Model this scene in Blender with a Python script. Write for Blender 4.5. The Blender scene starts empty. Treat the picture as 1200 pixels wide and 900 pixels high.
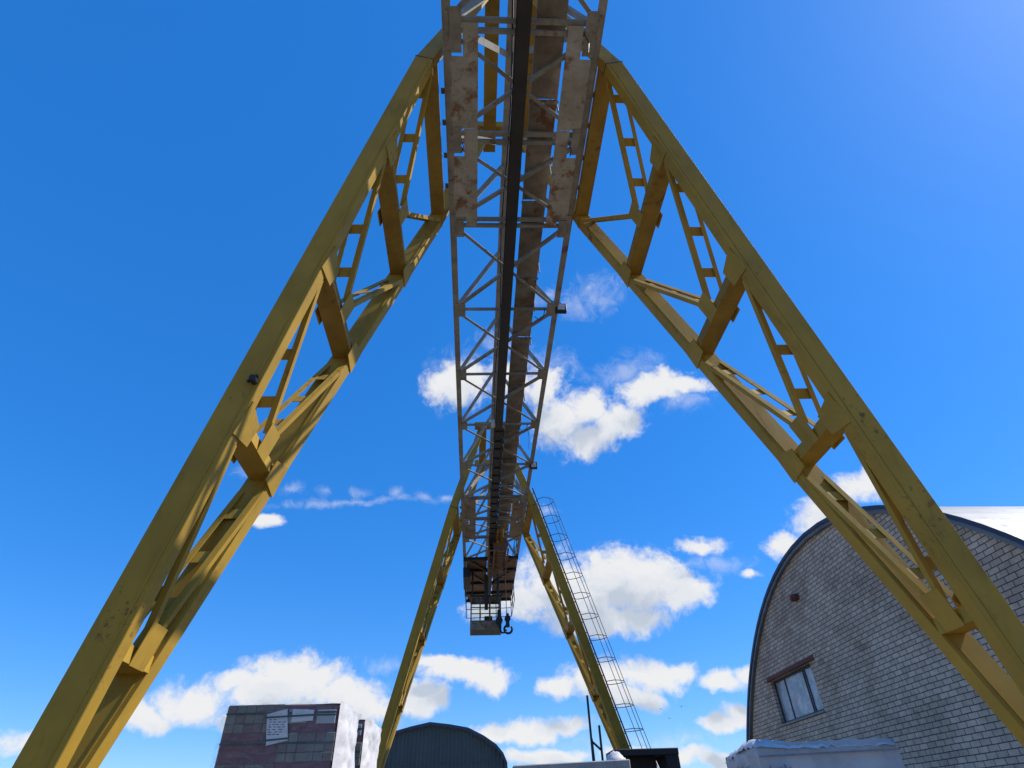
import bpy, bmesh, math, random
from mathutils import Vector, Matrix, noise
random.seed(7)
R = math.radians
S = bpy.context.scene
COL = S.collection

# ------------------------------------------------------------------ camera
F_PX = 676.0                       # focal length for a 1200 px wide frame
PITCH, YAW, ROLL = R(37.67), R(4.2), R(2.0)
EYE = Vector((0, 0, 1.6))
fw = Vector((math.sin(YAW)*math.cos(PITCH), math.cos(YAW)*math.cos(PITCH), math.sin(PITCH)))
rt0 = Vector((math.cos(YAW), -math.sin(YAW), 0))
up0 = rt0.cross(fw)
c_, s_ = math.cos(ROLL), math.sin(ROLL)
rt = rt0*c_ - up0*s_
up = rt0*s_ + up0*c_
cam_d = bpy.data.cameras.new('camera')
cam = bpy.data.objects.new('camera', cam_d)
COL.objects.link(cam)
cam.matrix_world = Matrix(((rt.x, up.x, -fw.x, EYE.x), (rt.y, up.y, -fw.y, EYE.y), (rt.z, up.z, -fw.z, EYE.z), (0, 0, 0, 1)))
cam_d.sensor_fit = 'HORIZONTAL'
cam_d.sensor_width = 36
cam_d.lens = F_PX/1200*36
cam_d.clip_end = 5000
S.camera = cam

def ray(px, py):                   # viewing direction of a photo pixel, used to find where things stand
    return (fw + rt*((px-600)/F_PX) + up*((450-py)/F_PX))
def at(px, py, X=None, Y=None, h=None):
    v = ray(px, py)
    k = X/v.x if X is not None else (Y/v.y if Y is not None else h/v.z)
    return EYE + v*k

# ------------------------------------------------------------------ light
SUN_EL, SUN_AZ = 47.0, 88.0        # azimuth measured from +Y towards +X
sun_dir = Vector((math.sin(R(SUN_AZ))*math.cos(R(SUN_EL)), math.cos(R(SUN_AZ))*math.cos(R(SUN_EL)), math.sin(R(SUN_EL))))
sd = bpy.data.lights.new('sun', 'SUN')
sd.energy = 5.0
sd.angle = R(0.53)
sd.color = (1.0, 0.95, 0.87)
sun = bpy.data.objects.new('sun', sd)
COL.objects.link(sun)
sun.rotation_euler = sun_dir.to_track_quat('Z', 'Y').to_euler()
sun.location = sun_dir*60
S.view_settings.view_transform = 'Standard'
S.view_settings.look = 'None'
S.view_settings.exposure = 0.4
S.view_settings.gamma = 1.0
S.view_settings.use_curve_mapping = False

# ------------------------------------------------------------------ sky with cumulus clouds
world = bpy.data.worlds.new('World')
S.world = world
world.use_nodes = True
wt = world.node_tree
wt.nodes.clear()
def N(t, kind, **kw):
    n = t.nodes.new(kind)
    for k, v in kw.items():
        if k == 'inp':
            for i, x in v.items(): n.inputs[i].default_value = x
        else: setattr(n, k, v)
    return n
def mathn(t, op, a, b=None, c=None, clamp=False):
    n = t.nodes.new('ShaderNodeMath'); n.operation = op; n.use_clamp = clamp
    for i, x in enumerate((a, b, c)):
        if x is None: continue
        if isinstance(x, (int, float)): n.inputs[i].default_value = x
        else: t.links.new(x, n.inputs[i])
    return n.outputs[0]
def ramp(t, fac, stops, interp='LINEAR'):
    n = t.nodes.new('ShaderNodeValToRGB'); n.color_ramp.interpolation = interp
    e = n.color_ramp.elements
    while len(e) < len(stops): e.new(0.5)
    for i, (p, c) in enumerate(stops):
        e[i].position = p; e[i].color = (*c, 1) if len(c) == 3 else c
    t.links.new(fac, n.inputs[0])
    return n.outputs[0]

sky = N(wt, 'ShaderNodeTexSky', sky_type='NISHITA', sun_disc=False, sun_elevation=R(SUN_EL), sun_rotation=R(SUN_AZ), altitude=0, air_density=1.0, dust_density=0.25, ozone_density=3.5)
hs = N(wt, 'ShaderNodeHueSaturation', inp={'Hue': 0.5, 'Saturation': 1.38, 'Value': 1.0})
wt.links.new(sky.outputs[0], hs.inputs['Color'])
tint = N(wt, 'ShaderNodeMix', data_type='RGBA', blend_type='MULTIPLY')
tint.inputs[0].default_value = 1.0
wt.links.new(hs.outputs[0], tint.inputs[6])
tint.inputs[7].default_value = (0.98, 1.06, 1.22, 1)
bg_sky = N(wt, 'ShaderNodeBackground', inp={'Strength': 0.14})
even = N(wt, 'ShaderNodeMix', data_type='RGBA')
even.inputs[0].default_value = 0.45
wt.links.new(tint.outputs[2], even.inputs[6])
even.inputs[7].default_value = (0.22, 1.32, 4.3, 1)
wt.links.new(even.outputs[2], bg_sky.inputs[0])

# clouds: (photo x, y, half width, half height, tilt deg) - soft puffs fixed in the sky's directions
CUMULUS = [
    (540, 452, 50, 34, 0), (600, 450, 45, 32, 0), (655, 492, 44, 44, 0), (640, 455, 36, 34, 0), (722, 496, 52, 32, 25), (765, 458, 62, 26, 12), (690, 478, 40, 26, 0), (690, 515, 40, 22, 0), (800, 452, 40, 14, 0),
    (700, 700, 110, 46, 0), (660, 690, 80, 52, 0), (745, 680, 90, 44, 0), (795, 698, 46, 34, 0), (620, 705, 40, 30, 0), (720, 728, 100, 20, 0),
    (820, 638, 42, 15, 0), (918, 636, 36, 20, 20), (962, 615, 50, 30, 10), (876, 674, 18, 7, 0),
    (345, 800, 84, 38, 0), (572, 714, 34, 20, 0), (300, 812, 60, 34, 0), (400, 812, 66, 30, 0), (430, 826, 46, 26, 0), (280, 800, 40, 18, 0), (330, 838, 120, 22, 0), (228, 820, 56, 32, 0), (170, 838, 50, 22, 0),
    (545, 782, 60, 21, 0), (580, 798, 40, 24, 0), (515, 772, 32, 12, 0), (496, 820, 38, 26, 0),
    (705, 795, 54, 30, 0), (760, 792, 64, 30, 0), (800, 784, 30, 18, 0), (660, 806, 30, 16, 0), (740, 818, 60, 18, 0),
    (848, 798, 36, 17, 0), (878, 790, 22, 14, 0), (848, 850, 40, 14, 0), (872, 840, 26, 14, 0),
    (620, 856, 68, 17, 0), (665, 852, 40, 15, 0), (585, 860, 34, 11, 0), (760, 888, 90, 12, 0), (640, 884, 90, 12, 0), (850, 893, 70, 9, 0),
    (314, 610, 24, 9, 0), (1010, 570, 60, 22, 10), (60, 860, 90, 22, 0),
]
WISPS = [
    (672, 355, 34, 26, 40), (640, 345, 26, 20, 0), (690, 332, 14, 8, 0), (345, 577, 20, 11, 0), (380, 580, 16, 10, 0), (425, 578, 26, 12, 0), (466, 582, 14, 12, 0), (497, 582, 15, 12, 0), (525, 585, 20, 9, 0),
    (400, 592, 170, 8, 2), (640, 430, 60, 40, 0), (730, 440, 80, 30, 10), (800, 470, 60, 26, 0), (540, 430, 60, 40, 0), (300, 545, 40, 16, 30), (590, 690, 60, 30, 0), (455, 775, 50, 18, 0), (740, 870, 160, 24, 0),
    (640, 605, 30, 12, 0), (700, 345, 60, 40, 20), (590, 400, 40, 40, 0), (840, 660, 60, 20, 0), (470, 860, 60, 26, 0),
]
def cloud_group(name, blobs):
    g = bpy.data.node_groups.new(name, 'ShaderNodeTree')
    g.interface.new_socket('Vector', in_out='INPUT', socket_type='NodeSocketVector')
    g.interface.new_socket('Field', in_out='OUTPUT', socket_type='NodeSocketFloat')
    gi, go = g.nodes.new('NodeGroupInput'), g.nodes.new('NodeGroupOutput')
    acc = None
    for (x, y, rx, ry, tilt) in blobs:
        c = ray(x, y).normalized()
        e1 = ray(x+rx*math.cos(R(tilt)), y-rx*math.sin(R(tilt))).normalized()-c
        e2 = ray(x-ry*math.sin(R(tilt)), y-ry*math.cos(R(tilt))).normalized()-c
        l1, l2 = e1.length, e2.length
        a1 = (e1-c*e1.dot(c)).normalized()
        a2 = c.cross(a1)
        m = Matrix((a1, a2, c)).transposed()
        mp = g.nodes.new('ShaderNodeMapping'); mp.vector_type = 'TEXTURE'
        mp.inputs['Location'].default_value = c
        mp.inputs['Rotation'].default_value = m.to_euler('XYZ')
        mp.inputs['Scale'].default_value = (l1*1.16, l2*1.16, 0.6)
        g.links.new(gi.outputs[0], mp.inputs[0])
        gr = g.nodes.new('ShaderNodeTexGradient'); gr.gradient_type = 'SPHERICAL'
        g.links.new(mp.outputs[0], gr.inputs[0])
        o = gr.outputs['Fac']
        acc = o if acc is None else mathn(g, 'MAXIMUM', acc, o)
    g.links.new(acc, go.inputs[0])
    return g
tc = N(wt, 'ShaderNodeTexCoord')
dirv = tc.outputs['Generated']
def vmath(t, op, a, b=None, s=None):
    n = t.nodes.new('ShaderNodeVectorMath'); n.operation = op
    for i, x in enumerate((a, b)):
        if x is None: continue
        if isinstance(x, (tuple, Vector)): n.inputs[i].default_value = x
        else: t.links.new(x, n.inputs[i])
    if s is not None: n.inputs['Scale'].default_value = s
    return n.outputs[0]
wn = N(wt, 'ShaderNodeTexNoise', inp={'Scale': 9.0, 'Detail': 4.0, 'Roughness': 0.55})
wt.links.new(dirv, wn.inputs['Vector'])
warp = vmath(wt, 'SCALE', vmath(wt, 'SUBTRACT', wn.outputs['Color'], (0.5, 0.5, 0.5)), s=0.055)
wdir = vmath(wt, 'ADD', dirv, warp)
g1 = cloud_group('cumulus', CUMULUS)
g2 = cloud_group('wisps', WISPS)
def inst(g, v):
    n = wt.nodes.new('ShaderNodeGroup'); n.node_tree = g
    wt.links.new(v, n.inputs[0])
    return n.outputs[0]
f1, f2 = inst(g1, wdir), inst(g2, wdir)
fine = N(wt, 'ShaderNodeTexNoise', inp={'Scale': 22.0, 'Detail': 12.0, 'Roughness': 0.66})
wt.links.new(wdir, fine.inputs['Vector'])
fn = mathn(wt, 'SUBTRACT', fine.outputs['Fac'], 0.5)
d1 = mathn(wt, 'ADD', f1, mathn(wt, 'MULTIPLY', fn, 1.6))
a1 = N(wt, 'ShaderNodeMapRange', interpolation_type='SMOOTHSTEP', inp={1: 0.12, 2: 0.66, 3: 0.0, 4: 0.97})
wt.links.new(d1, a1.inputs[0])
gate = mathn(wt, 'MULTIPLY', f1, 9.0, clamp=True)
A1 = mathn(wt, 'MULTIPLY', a1.outputs[0], gate)
wisp = N(wt, 'ShaderNodeTexNoise', inp={'Scale': 30.0, 'Detail': 8.0, 'Roughness': 0.68, 'Distortion': 0.8})
wt.links.new(wdir, wisp.inputs['Vector'])
d2 = mathn(wt, 'ADD', mathn(wt, 'MULTIPLY', f2, 0.6), mathn(wt, 'MULTIPLY', mathn(wt, 'SUBTRACT', wisp.outputs['Fac'], 0.5), 1.1))
a2 = N(wt, 'ShaderNodeMapRange', interpolation_type='SMOOTHSTEP', inp={1: 0.18, 2: 0.85, 3: 0.0, 4: 0.42})
wt.links.new(d2, a2.inputs[0])
A2 = mathn(wt, 'MULTIPLY', a2.outputs[0], mathn(wt, 'MULTIPLY', f2, 4.0, clamp=True))
ALPHA = mathn(wt, 'MAXIMUM', A1, A2)
# light through the cloud: thick when there is more cloud towards the zenith side
updir = (up0*0.035 + sun_dir*0.02)
f1u = inst(g1, vmath(wt, 'ADD', wdir, tuple(updir)))
fine2 = N(wt, 'ShaderNodeTexNoise', inp={'Scale': 22.0, 'Detail': 7.0, 'Roughness': 0.6})
wt.links.new(vmath(wt, 'ADD', wdir, tuple(updir*0.45)), fine2.inputs['Vector'])
thick = mathn(wt, 'ADD', f1u, mathn(wt, 'MULTIPLY', mathn(wt, 'SUBTRACT', fine2.outputs['Fac'], 0.5), 1.25))
ccol = ramp(wt, thick, [(0.08, (0.98, 0.98, 0.98)), (0.40, (0.89, 0.915, 0.955)), (0.88, (0.60, 0.67, 0.78))], 'EASE')
bg_cl = N(wt, 'ShaderNodeBackground', inp={'Strength': 0.68})
wt.links.new(ccol, bg_cl.inputs[0])
mx = N(wt, 'ShaderNodeMixShader')
wt.links.new(ALPHA, mx.inputs[0]); wt.links.new(bg_sky.outputs[0], mx.inputs[1]); wt.links.new(bg_cl.outputs[0], mx.inputs[2])
wo = N(wt, 'ShaderNodeOutputWorld')
wt.links.new(mx.outputs[0], wo.inputs[0])

# ------------------------------------------------------------------ materials
MATS = {}
def surface(name, base, alt=None, rust=0.0, rust_col=(0.16, 0.065, 0.022), scale=3.0, rough=0.6, metal=0.0, bump=0.15, streak=True, spot=7.0, spec=0.4, dirt=(0.05, 0.045, 0.035), dirt_amt=0.35):
    m = bpy.data.materials.new(name); m.use_nodes = True
    t = m.node_tree; b = t.nodes['Principled BSDF']
    tcn = N(t, 'ShaderNodeTexCoord')
    oi = N(t, 'ShaderNodeObjectInfo')
    off = vmath(t, 'SCALE', (7.3, 3.1, 5.7)); t.links.new(oi.outputs['Random'], off.node.inputs['Scale'])
    v = vmath(t, 'ADD', tcn.outputs['Object'], off)
    n1 = N(t, 'ShaderNodeTexNoise', inp={'Scale': scale, 'Detail': 6.0, 'Roughness': 0.6}); t.links.new(v, n1.inputs['Vector'])
    alt = alt or tuple(x*0.78 for x in base)
    col = ramp(t, n1.outputs['Fac'], [(0.32, alt), (0.66, base)])
    # grime
    mp = N(t, 'ShaderNodeMapping'); mp.inputs['Scale'].default_value = (2.2, 2.2, 0.5) if streak else (1.4, 1.4, 1.4)
    t.links.new(v, mp.inputs[0])
    n2 = N(t, 'ShaderNodeTexNoise', inp={'Scale': scale*1.6, 'Detail': 8.0, 'Roughness': 0.68}); t.links.new(mp.outputs[0], n2.inputs['Vector'])
    gm = N(t, 'ShaderNodeMapRange', interpolation_type='SMOOTHSTEP', inp={1: 0.52, 2: 0.74, 3: 0.0, 4: dirt_amt}); t.links.new(n2.outputs['Fac'], gm.inputs[0])
    mixd = N(t, 'ShaderNodeMix', data_type='RGBA'); t.links.new(gm.outputs[0], mixd.inputs[0]); t.links.new(col, mixd.inputs[6]); mixd.inputs[7].default_value = (*dirt, 1)
    out = mixd.outputs[2]
    if rust > 0:
        n3 = N(t, 'ShaderNodeTexNoise', inp={'Scale': spot, 'Detail': 9.0, 'Roughness': 0.72}); t.links.new(v, n3.inputs['Vector'])
        n4 = N(t, 'ShaderNodeTexNoise', inp={'Scale': scale*0.45, 'Detail': 3.0}); t.links.new(v, n4.inputs['Vector'])
        sm = mathn(t, 'ADD', n3.outputs['Fac'], mathn(t, 'MULTIPLY', mathn(t, 'SUBTRACT', n4.outputs['Fac'], 0.5), 0.7))
        lo = 0.78-rust*0.42
        rm = N(t, 'ShaderNodeMapRange', interpolation_type='SMOOTHSTEP', inp={1: lo, 2: lo+0.13, 3: 0.0, 4: 0.9}); t.links.new(sm, rm.inputs[0])
        rc = ramp(t, n2.outputs['Fac'], [(0.35, tuple(x*0.5 for x in rust_col)), (0.65, rust_col)])
        mr = N(t, 'ShaderNodeMix', data_type='RGBA'); t.links.new(rm.outputs[0], mr.inputs[0]); t.links.new(out, mr.inputs[6]); t.links.new(rc, mr.inputs[7])
        out = mr.outputs[2]
    t.links.new(out, b.inputs['Base Color'])
    rr = N(t, 'ShaderNodeMapRange', inp={1: 0.3, 2: 0.75, 3: max(0.05, rough-0.12), 4: min(1, rough+0.18)}); t.links.new(n2.outputs['Fac'], rr.inputs[0])
    t.links.new(rr.outputs[0], b.inputs['Roughness'])
    b.inputs['Metallic'].default_value = metal
    b.inputs['Specular IOR Level'].default_value = spec
    if bump:
        bp = N(t, 'ShaderNodeBump', inp={'Strength': bump, 'Distance': 0.02}); t.links.new(n2.outputs['Fac'], bp.inputs['Height']); t.links.new(bp.outputs[0], b.inputs['Normal'])
    MATS[name] = m
    return m
M_yel = surface('yellow_paint', (0.39, 0.235, 0.030), (0.29, 0.178, 0.026), rust=0.32, spec=0.2, scale=1.6, rough=0.62, bump=0.08, dirt_amt=0.45, dirt=(0.13, 0.09, 0.035), rust_col=(0.17, 0.085, 0.03), spot=11)
M_ochre = surface('ochre_paint', (0.30, 0.185, 0.034), (0.20, 0.118, 0.022), rust=0.40, spec=0.2, scale=2.4, rough=0.55, bump=0.1, dirt_amt=0.35, dirt=(0.13, 0.08, 0.03), rust_col=(0.15, 0.07, 0.025), spot=9)
M_grey = surface('weathered_grey_paint', (0.32, 0.295, 0.245), (0.19, 0.17, 0.135), rust=0.42, spec=0.2, scale=3.0, rough=0.62, bump=0.12, rust_col=(0.22, 0.10, 0.045), spot=6, dirt_amt=0.4)
M_rustplate = surface('rusty_plate', (0.28, 0.235, 0.18), (0.15, 0.115, 0.08), rust=0.52, spec=0.2, scale=2.2, rough=0.72, bump=0.16, rust_col=(0.20, 0.085, 0.035), spot=5, dirt_amt=0.5)
M_dark = surface('greasy_dark_steel', (0.030, 0.025, 0.022), (0.018, 0.015, 0.013), rust=0.12, scale=3, rough=0.5, bump=0.1, rust_col=(0.08, 0.035, 0.018), spot=8)
M_brown = surface('rust_brown_steel', (0.22, 0.13, 0.08), (0.11, 0.065, 0.04), rust=0.45, scale=3, rough=0.75, bump=0.15, rust_col=(0.17, 0.075, 0.03), spot=6)
M_black = surface('black_paint', (0.018, 0.018, 0.02), (0.012, 0.012, 0.013), scale=5, rough=0.5, bump=0.05, dirt_amt=0.2)
M_blacksteel = surface('dark_oxide_steel', (0.028, 0.018, 0.018), (0.018, 0.012, 0.012), rust=0.25, scale=4, rough=0.6, bump=0.1, rust_col=(0.09, 0.035, 0.02))
M_wire = surface('wire_rope', (0.06, 0.055, 0.05), scale=20, rough=0.5, metal=0.4, bump=0.0)
M_conc = surface('concrete', (0.36, 0.35, 0.33), (0.25, 0.245, 0.235), scale=4, rough=0.88, bump=0.3, dirt_amt=0.5, dirt=(0.10, 0.10, 0.095), spec=0.25)
M_wood = surface('pallet_wood', (0.34, 0.25, 0.15), (0.22, 0.16, 0.10), scale=6, rough=0.85, bump=0.2)
M_stain = surface('rust_stained_plate', (0.42, 0.395, 0.335), (0.29, 0.265, 0.215), rust=0.60, spec=0.2, scale=2.6, rough=0.7, bump=0.15, rust_col=(0.26, 0.12, 0.05), spot=4, dirt_amt=0.5)
M_film_maroon = surface('maroon_wrap', (0.21, 0.095, 0.095), (0.14, 0.065, 0.07), scale=7, rough=0.38, bump=0.25, dirt=(0.2, 0.17, 0.17), dirt_amt=0.3, streak=False)
M_brickpack = surface('grey_green_brick', (0.24, 0.235, 0.19), (0.16, 0.155, 0.13), scale=9, rough=0.6, bump=0.3, dirt=(0.15, 0.09, 0.09), dirt_amt=0.4, streak=False)
M_brickpack2 = surface('brown_grey_brick', (0.22, 0.17, 0.14), (0.15, 0.11, 0.095), scale=9, rough=0.6, bump=0.3, dirt=(0.15, 0.09, 0.09), dirt_amt=0.4, streak=False)
M_pale = surface('pale_panel', (0.42, 0.44, 0.43), (0.34, 0.36, 0.35), scale=6, rough=0.5, bump=0.1, dirt_amt=0.15)
M_strap = surface('green_strap', (0.035, 0.075, 0.065), scale=9, rough=0.4, bump=0.0)
M_paper = surface('paper', (0.66, 0.67, 0.66), (0.58, 0.60, 0.60), scale=7, rough=0.7, bump=0.1, dirt_amt=0.12)
M_ink = surface('ink', (0.12, 0.13, 0.14), scale=9, rough=0.7, bump=0.0)
M_whitefilm = surface('white_wrap', (0.66, 0.64, 0.635), (0.48, 0.46, 0.46), scale=3.5, rough=0.32, bump=0.35, dirt=(0.34, 0.25, 0.26), dirt_amt=0.55, streak=False, spec=0.6)
M_greyfilm = surface('grey_wrap', (0.42, 0.42, 0.42), (0.30, 0.30, 0.31), scale=4, rough=0.4, bump=0.3, dirt=(0.16, 0.16, 0.17), dirt_amt=0.4, streak=False)
M_print = surface('faded_print', (0.20, 0.20, 0.22), scale=8, rough=0.5, bump=0.1)
M_clad = surface('teal_grey_cladding', (0.068, 0.085, 0.080), (0.052, 0.066, 0.063), rust=0.04, scale=0.35, rough=0.6, bump=0.03, dirt_amt=0.3, dirt=(0.035, 0.045, 0.05), spot=2)
M_roofblue = surface('blue_roof_edge', (0.035, 0.055, 0.10), scale=1.0, rough=0.5, bump=0.02)
M_roofgrey = surface('grey_zinc_roof', (0.20, 0.21, 0.22), (0.13, 0.14, 0.15), scale=1.5, rough=0.55, metal=0.2, bump=0.06)
M_redrust = surface('red_oxide_steel', (0.20, 0.065, 0.04), (0.12, 0.04, 0.025), rust=0.3, scale=5, rough=0.7, bump=0.15)
M_frame = surface('dark_window_frame', (0.055, 0.055, 0.055), scale=6, rough=0.6, bump=0.1)
M_lamp = surface('lamp_glass', (0.62, 0.58, 0.55), scale=4, rough=0.2, bump=0.0)
M_rubber = surface('cable_rubber', (0.02, 0.02, 0.022), scale=6, rough=0.55, bump=0.0)
M_bird = surface('bird_feathers', (0.05, 0.05, 0.055), scale=20, rough=0.8, bump=0.0)
M_rail = surface('rail_steel', (0.22, 0.17, 0.13), (0.14, 0.10, 0.08), rust=0.4, scale=4, rough=0.5, metal=0.6)

def ground_material():
    m = bpy.data.materials.new('yard_ground'); m.use_nodes = True
    t = m.node_tree; b = t.nodes['Principled BSDF']
    tcn = N(t, 'ShaderNodeTexCoord')
    n1 = N(t, 'ShaderNodeTexNoise', inp={'Scale': 0.25, 'Detail': 8.0, 'Roughness': 0.6}); t.links.new(tcn.outputs['Object'], n1.inputs['Vector'])
    n2 = N(t, 'ShaderNodeTexNoise', inp={'Scale': 14.0, 'Detail': 6.0, 'Roughness': 0.7}); t.links.new(tcn.outputs['Object'], n2.inputs['Vector'])
    c1 = ramp(t, n1.outputs['Fac'], [(0.3, (0.13, 0.11, 0.082)), (0.7, (0.22, 0.19, 0.145))])
    c2 = ramp(t, n2.outputs['Fac'], [(0.3, (0.75, 0.75, 0.75)), (0.7, (1.1, 1.1, 1.1))])
    mm = N(t, 'ShaderNodeMix', data_type='RGBA', blend_type='MULTIPLY'); mm.inputs[0].default_value = 1
    t.links.new(c1, mm.inputs[6]); t.links.new(c2, mm.inputs[7]); t.links.new(mm.outputs[2], b.inputs['Base Color'])
    b.inputs['Roughness'].default_value = 0.9
    bp = N(t, 'ShaderNodeBump', inp={'Strength': 0.4, 'Distance': 0.03}); t.links.new(n2.outputs['Fac'], bp.inputs['Height']); t.links.new(bp.outputs[0], b.inputs['Normal'])
    return m
def brick_material():
    m = bpy.data.materials.new('grey_brickwork'); m.use_nodes = True
    t = m.node_tree; b = t.nodes['Principled BSDF']
    tcn = N(t, 'ShaderNodeTexCoord')
    sp = N(t, 'ShaderNodeSeparateXYZ'); t.links.new(tcn.outputs['Object'], sp.inputs[0])
    wob = N(t, 'ShaderNodeTexNoise', inp={'Scale': 2.5, 'Detail': 3.0}); t.links.new(tcn.outputs['Object'], wob.inputs['Vector'])
    cb = N(t, 'ShaderNodeCombineXYZ')
    t.links.new(mathn(t, 'ADD', sp.outputs[1], mathn(t, 'MULTIPLY', wob.outputs['Fac'], 0.03)), cb.inputs[0])
    t.links.new(mathn(t, 'ADD', sp.outputs[2], mathn(t, 'MULTIPLY', wob.outputs['Fac'], 0.018)), cb.inputs[1])
    br = N(t, 'ShaderNodeTexBrick', inp={'Scale': 1.0, 'Mortar Size': 0.009, 'Mortar Smooth': 0.25, 'Bias': -0.1, 'Brick Width': 0.262, 'Row Height': 0.102})
    br.offset = 0.5
    br.inputs['Color1'].default_value = (0.71, 0.555, 0.415, 1); br.inputs['Color2'].default_value = (0.54, 0.415, 0.305, 1); br.inputs['Mortar'].default_value = (0.10, 0.09, 0.08, 1)
    t.links.new(cb.outputs[0], br.inputs['Vector'])
    n2 = N(t, 'ShaderNodeTexNoise', inp={'Scale': 5.0, 'Detail': 8.0, 'Roughness': 0.7}); t.links.new(tcn.outputs['Object'], n2.inputs['Vector'])
    c2 = ramp(t, n2.outputs['Fac'], [(0.3, (0.72, 0.71, 0.70)), (0.7, (1.12, 1.1, 1.08))])
    mm = N(t, 'ShaderNodeMix', data_type='RGBA', blend_type='MULTIPLY'); mm.inputs[0].default_value = 1
    t.links.new(br.outputs['Color'], mm.inputs[6]); t.links.new(c2, mm.inputs[7])
    n3 = N(t, 'ShaderNodeTexNoise', inp={'Scale': 0.7, 'Detail': 7.0, 'Roughness': 0.7}); t.links.new(tcn.outputs['Object'], n3.inputs['Vector'])
    c3 = ramp(t, n3.outputs['Fac'], [(0.35, (0.66, 0.63, 0.60)), (0.55, (1.0, 1.0, 1.0)), (0.75, (1.12, 1.10, 1.08))])
    m3 = N(t, 'ShaderNodeMix', data_type='RGBA', blend_type='MULTIPLY'); m3.inputs[0].default_value = 1
    t.links.new(mm.outputs[2], m3.inputs[6]); t.links.new(c3, m3.inputs[7]); t.links.new(m3.outputs[2], b.inputs['Base Color'])
    b.inputs['Roughness'].default_value = 0.9
    hh = mathn(t, 'SUBTRACT', mathn(t, 'MULTIPLY', n2.outputs['Fac'], 0.25), br.outputs['Fac'])
    bp = N(t, 'ShaderNodeBump', inp={'Strength': 0.7, 'Distance': 0.015}); t.links.new(hh, bp.inputs['Height']); t.links.new(bp.outputs[0], b.inputs['Normal'])
    return m
def glass_material():
    m = bpy.data.materials.new('hazy_window_film'); m.use_nodes = True
    t = m.node_tree; b = t.nodes['Principled BSDF']
    tcn = N(t, 'ShaderNodeTexCoord')
    n1 = N(t, 'ShaderNodeTexNoise', inp={'Scale': 2.2, 'Detail': 6.0, 'Roughness': 0.65, 'Distortion': 1.2}); t.links.new(tcn.outputs['Object'], n1.inputs['Vector'])
    c = ramp(t, n1.outputs['Fac'], [(0.3, (0.16, 0.19, 0.22)), (0.5, (0.30, 0.33, 0.36)), (0.7, (0.52, 0.55, 0.57))])
    t.links.new(c, b.inputs['Base Color'])
    b.inputs['Roughness'].default_value = 0.12; b.inputs['Specular IOR Level'].default_value = 0.9
    bp = N(t, 'ShaderNodeBump', inp={'Strength': 0.5, 'Distance': 0.05}); t.links.new(n1.outputs['Fac'], bp.inputs['Height']); t.links.new(bp.outputs[0], b.inputs['Normal'])
    return m
M_ground, M_brick, M_glass = ground_material(), brick_material(), glass_material()
def clear_glass():
    m = bpy.data.materials.new('clear_cab_glass'); m.use_nodes = True
    t = m.node_tree; t.nodes.remove(t.nodes['Principled BSDF'])
    o = t.nodes['Material Output']
    a, b = N(t, 'ShaderNodeBsdfTransparent', inp={'Color': (0.92, 0.95, 0.96, 1)}), N(t, 'ShaderNodeBsdfGlossy', inp={'Roughness': 0.05})
    fz = N(t, 'ShaderNodeFresnel', inp={'IOR': 1.45})
    mxx = N(t, 'ShaderNodeMixShader'); t.links.new(fz.outputs[0], mxx.inputs[0]); t.links.new(a.outputs[0], mxx.inputs[1]); t.links.new(b.outputs[0], mxx.inputs[2])
    t.links.new(mxx.outputs[0], o.inputs[0])
    return m
M_clear = clear_glass()
def film_material():
    # thin clear stretch film, milky where it is creased
    m = bpy.data.materials.new('stretch_film'); m.use_nodes = True
    t = m.node_tree; b = t.nodes['Principled BSDF']; o = t.nodes['Material Output']
    tcn = N(t, 'ShaderNodeTexCoord'); mp = N(t, 'ShaderNodeMapping'); mp.inputs['Scale'].default_value = (2.5, 2.5, 9.0); mp.inputs['Rotation'].default_value = (0, 0.35, 0)
    t.links.new(tcn.outputs['Object'], mp.inputs[0])
    n = N(t, 'ShaderNodeTexNoise', inp={'Scale': 2.2, 'Detail': 9.0, 'Roughness': 0.7, 'Distortion': 1.5}); t.links.new(mp.outputs[0], n.inputs['Vector'])
    f = N(t, 'ShaderNodeMapRange', interpolation_type='SMOOTHSTEP', inp={1: 0.40, 2: 0.78, 3: 0.03, 4: 0.34}); t.links.new(n.outputs['Fac'], f.inputs[0])
    b.inputs['Base Color'].default_value = (0.42, 0.40, 0.40, 1); b.inputs['Roughness'].default_value = 0.3
    bp = N(t, 'ShaderNodeBump', inp={'Strength': 0.5, 'Distance': 0.02}); t.links.new(n.outputs['Fac'], bp.inputs['Height']); t.links.new(bp.outputs[0], b.inputs['Normal'])
    tr_ = N(t, 'ShaderNodeBsdfTransparent'); mx_ = N(t, 'ShaderNodeMixShader')
    t.links.new(f.outputs[0], mx_.inputs[0]); t.links.new(tr_.outputs[0], mx_.inputs[1]); t.links.new(b.outputs[0], mx_.inputs[2]); t.links.new(mx_.outputs[0], o.inputs[0])
    return m
M_film = film_material()

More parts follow.
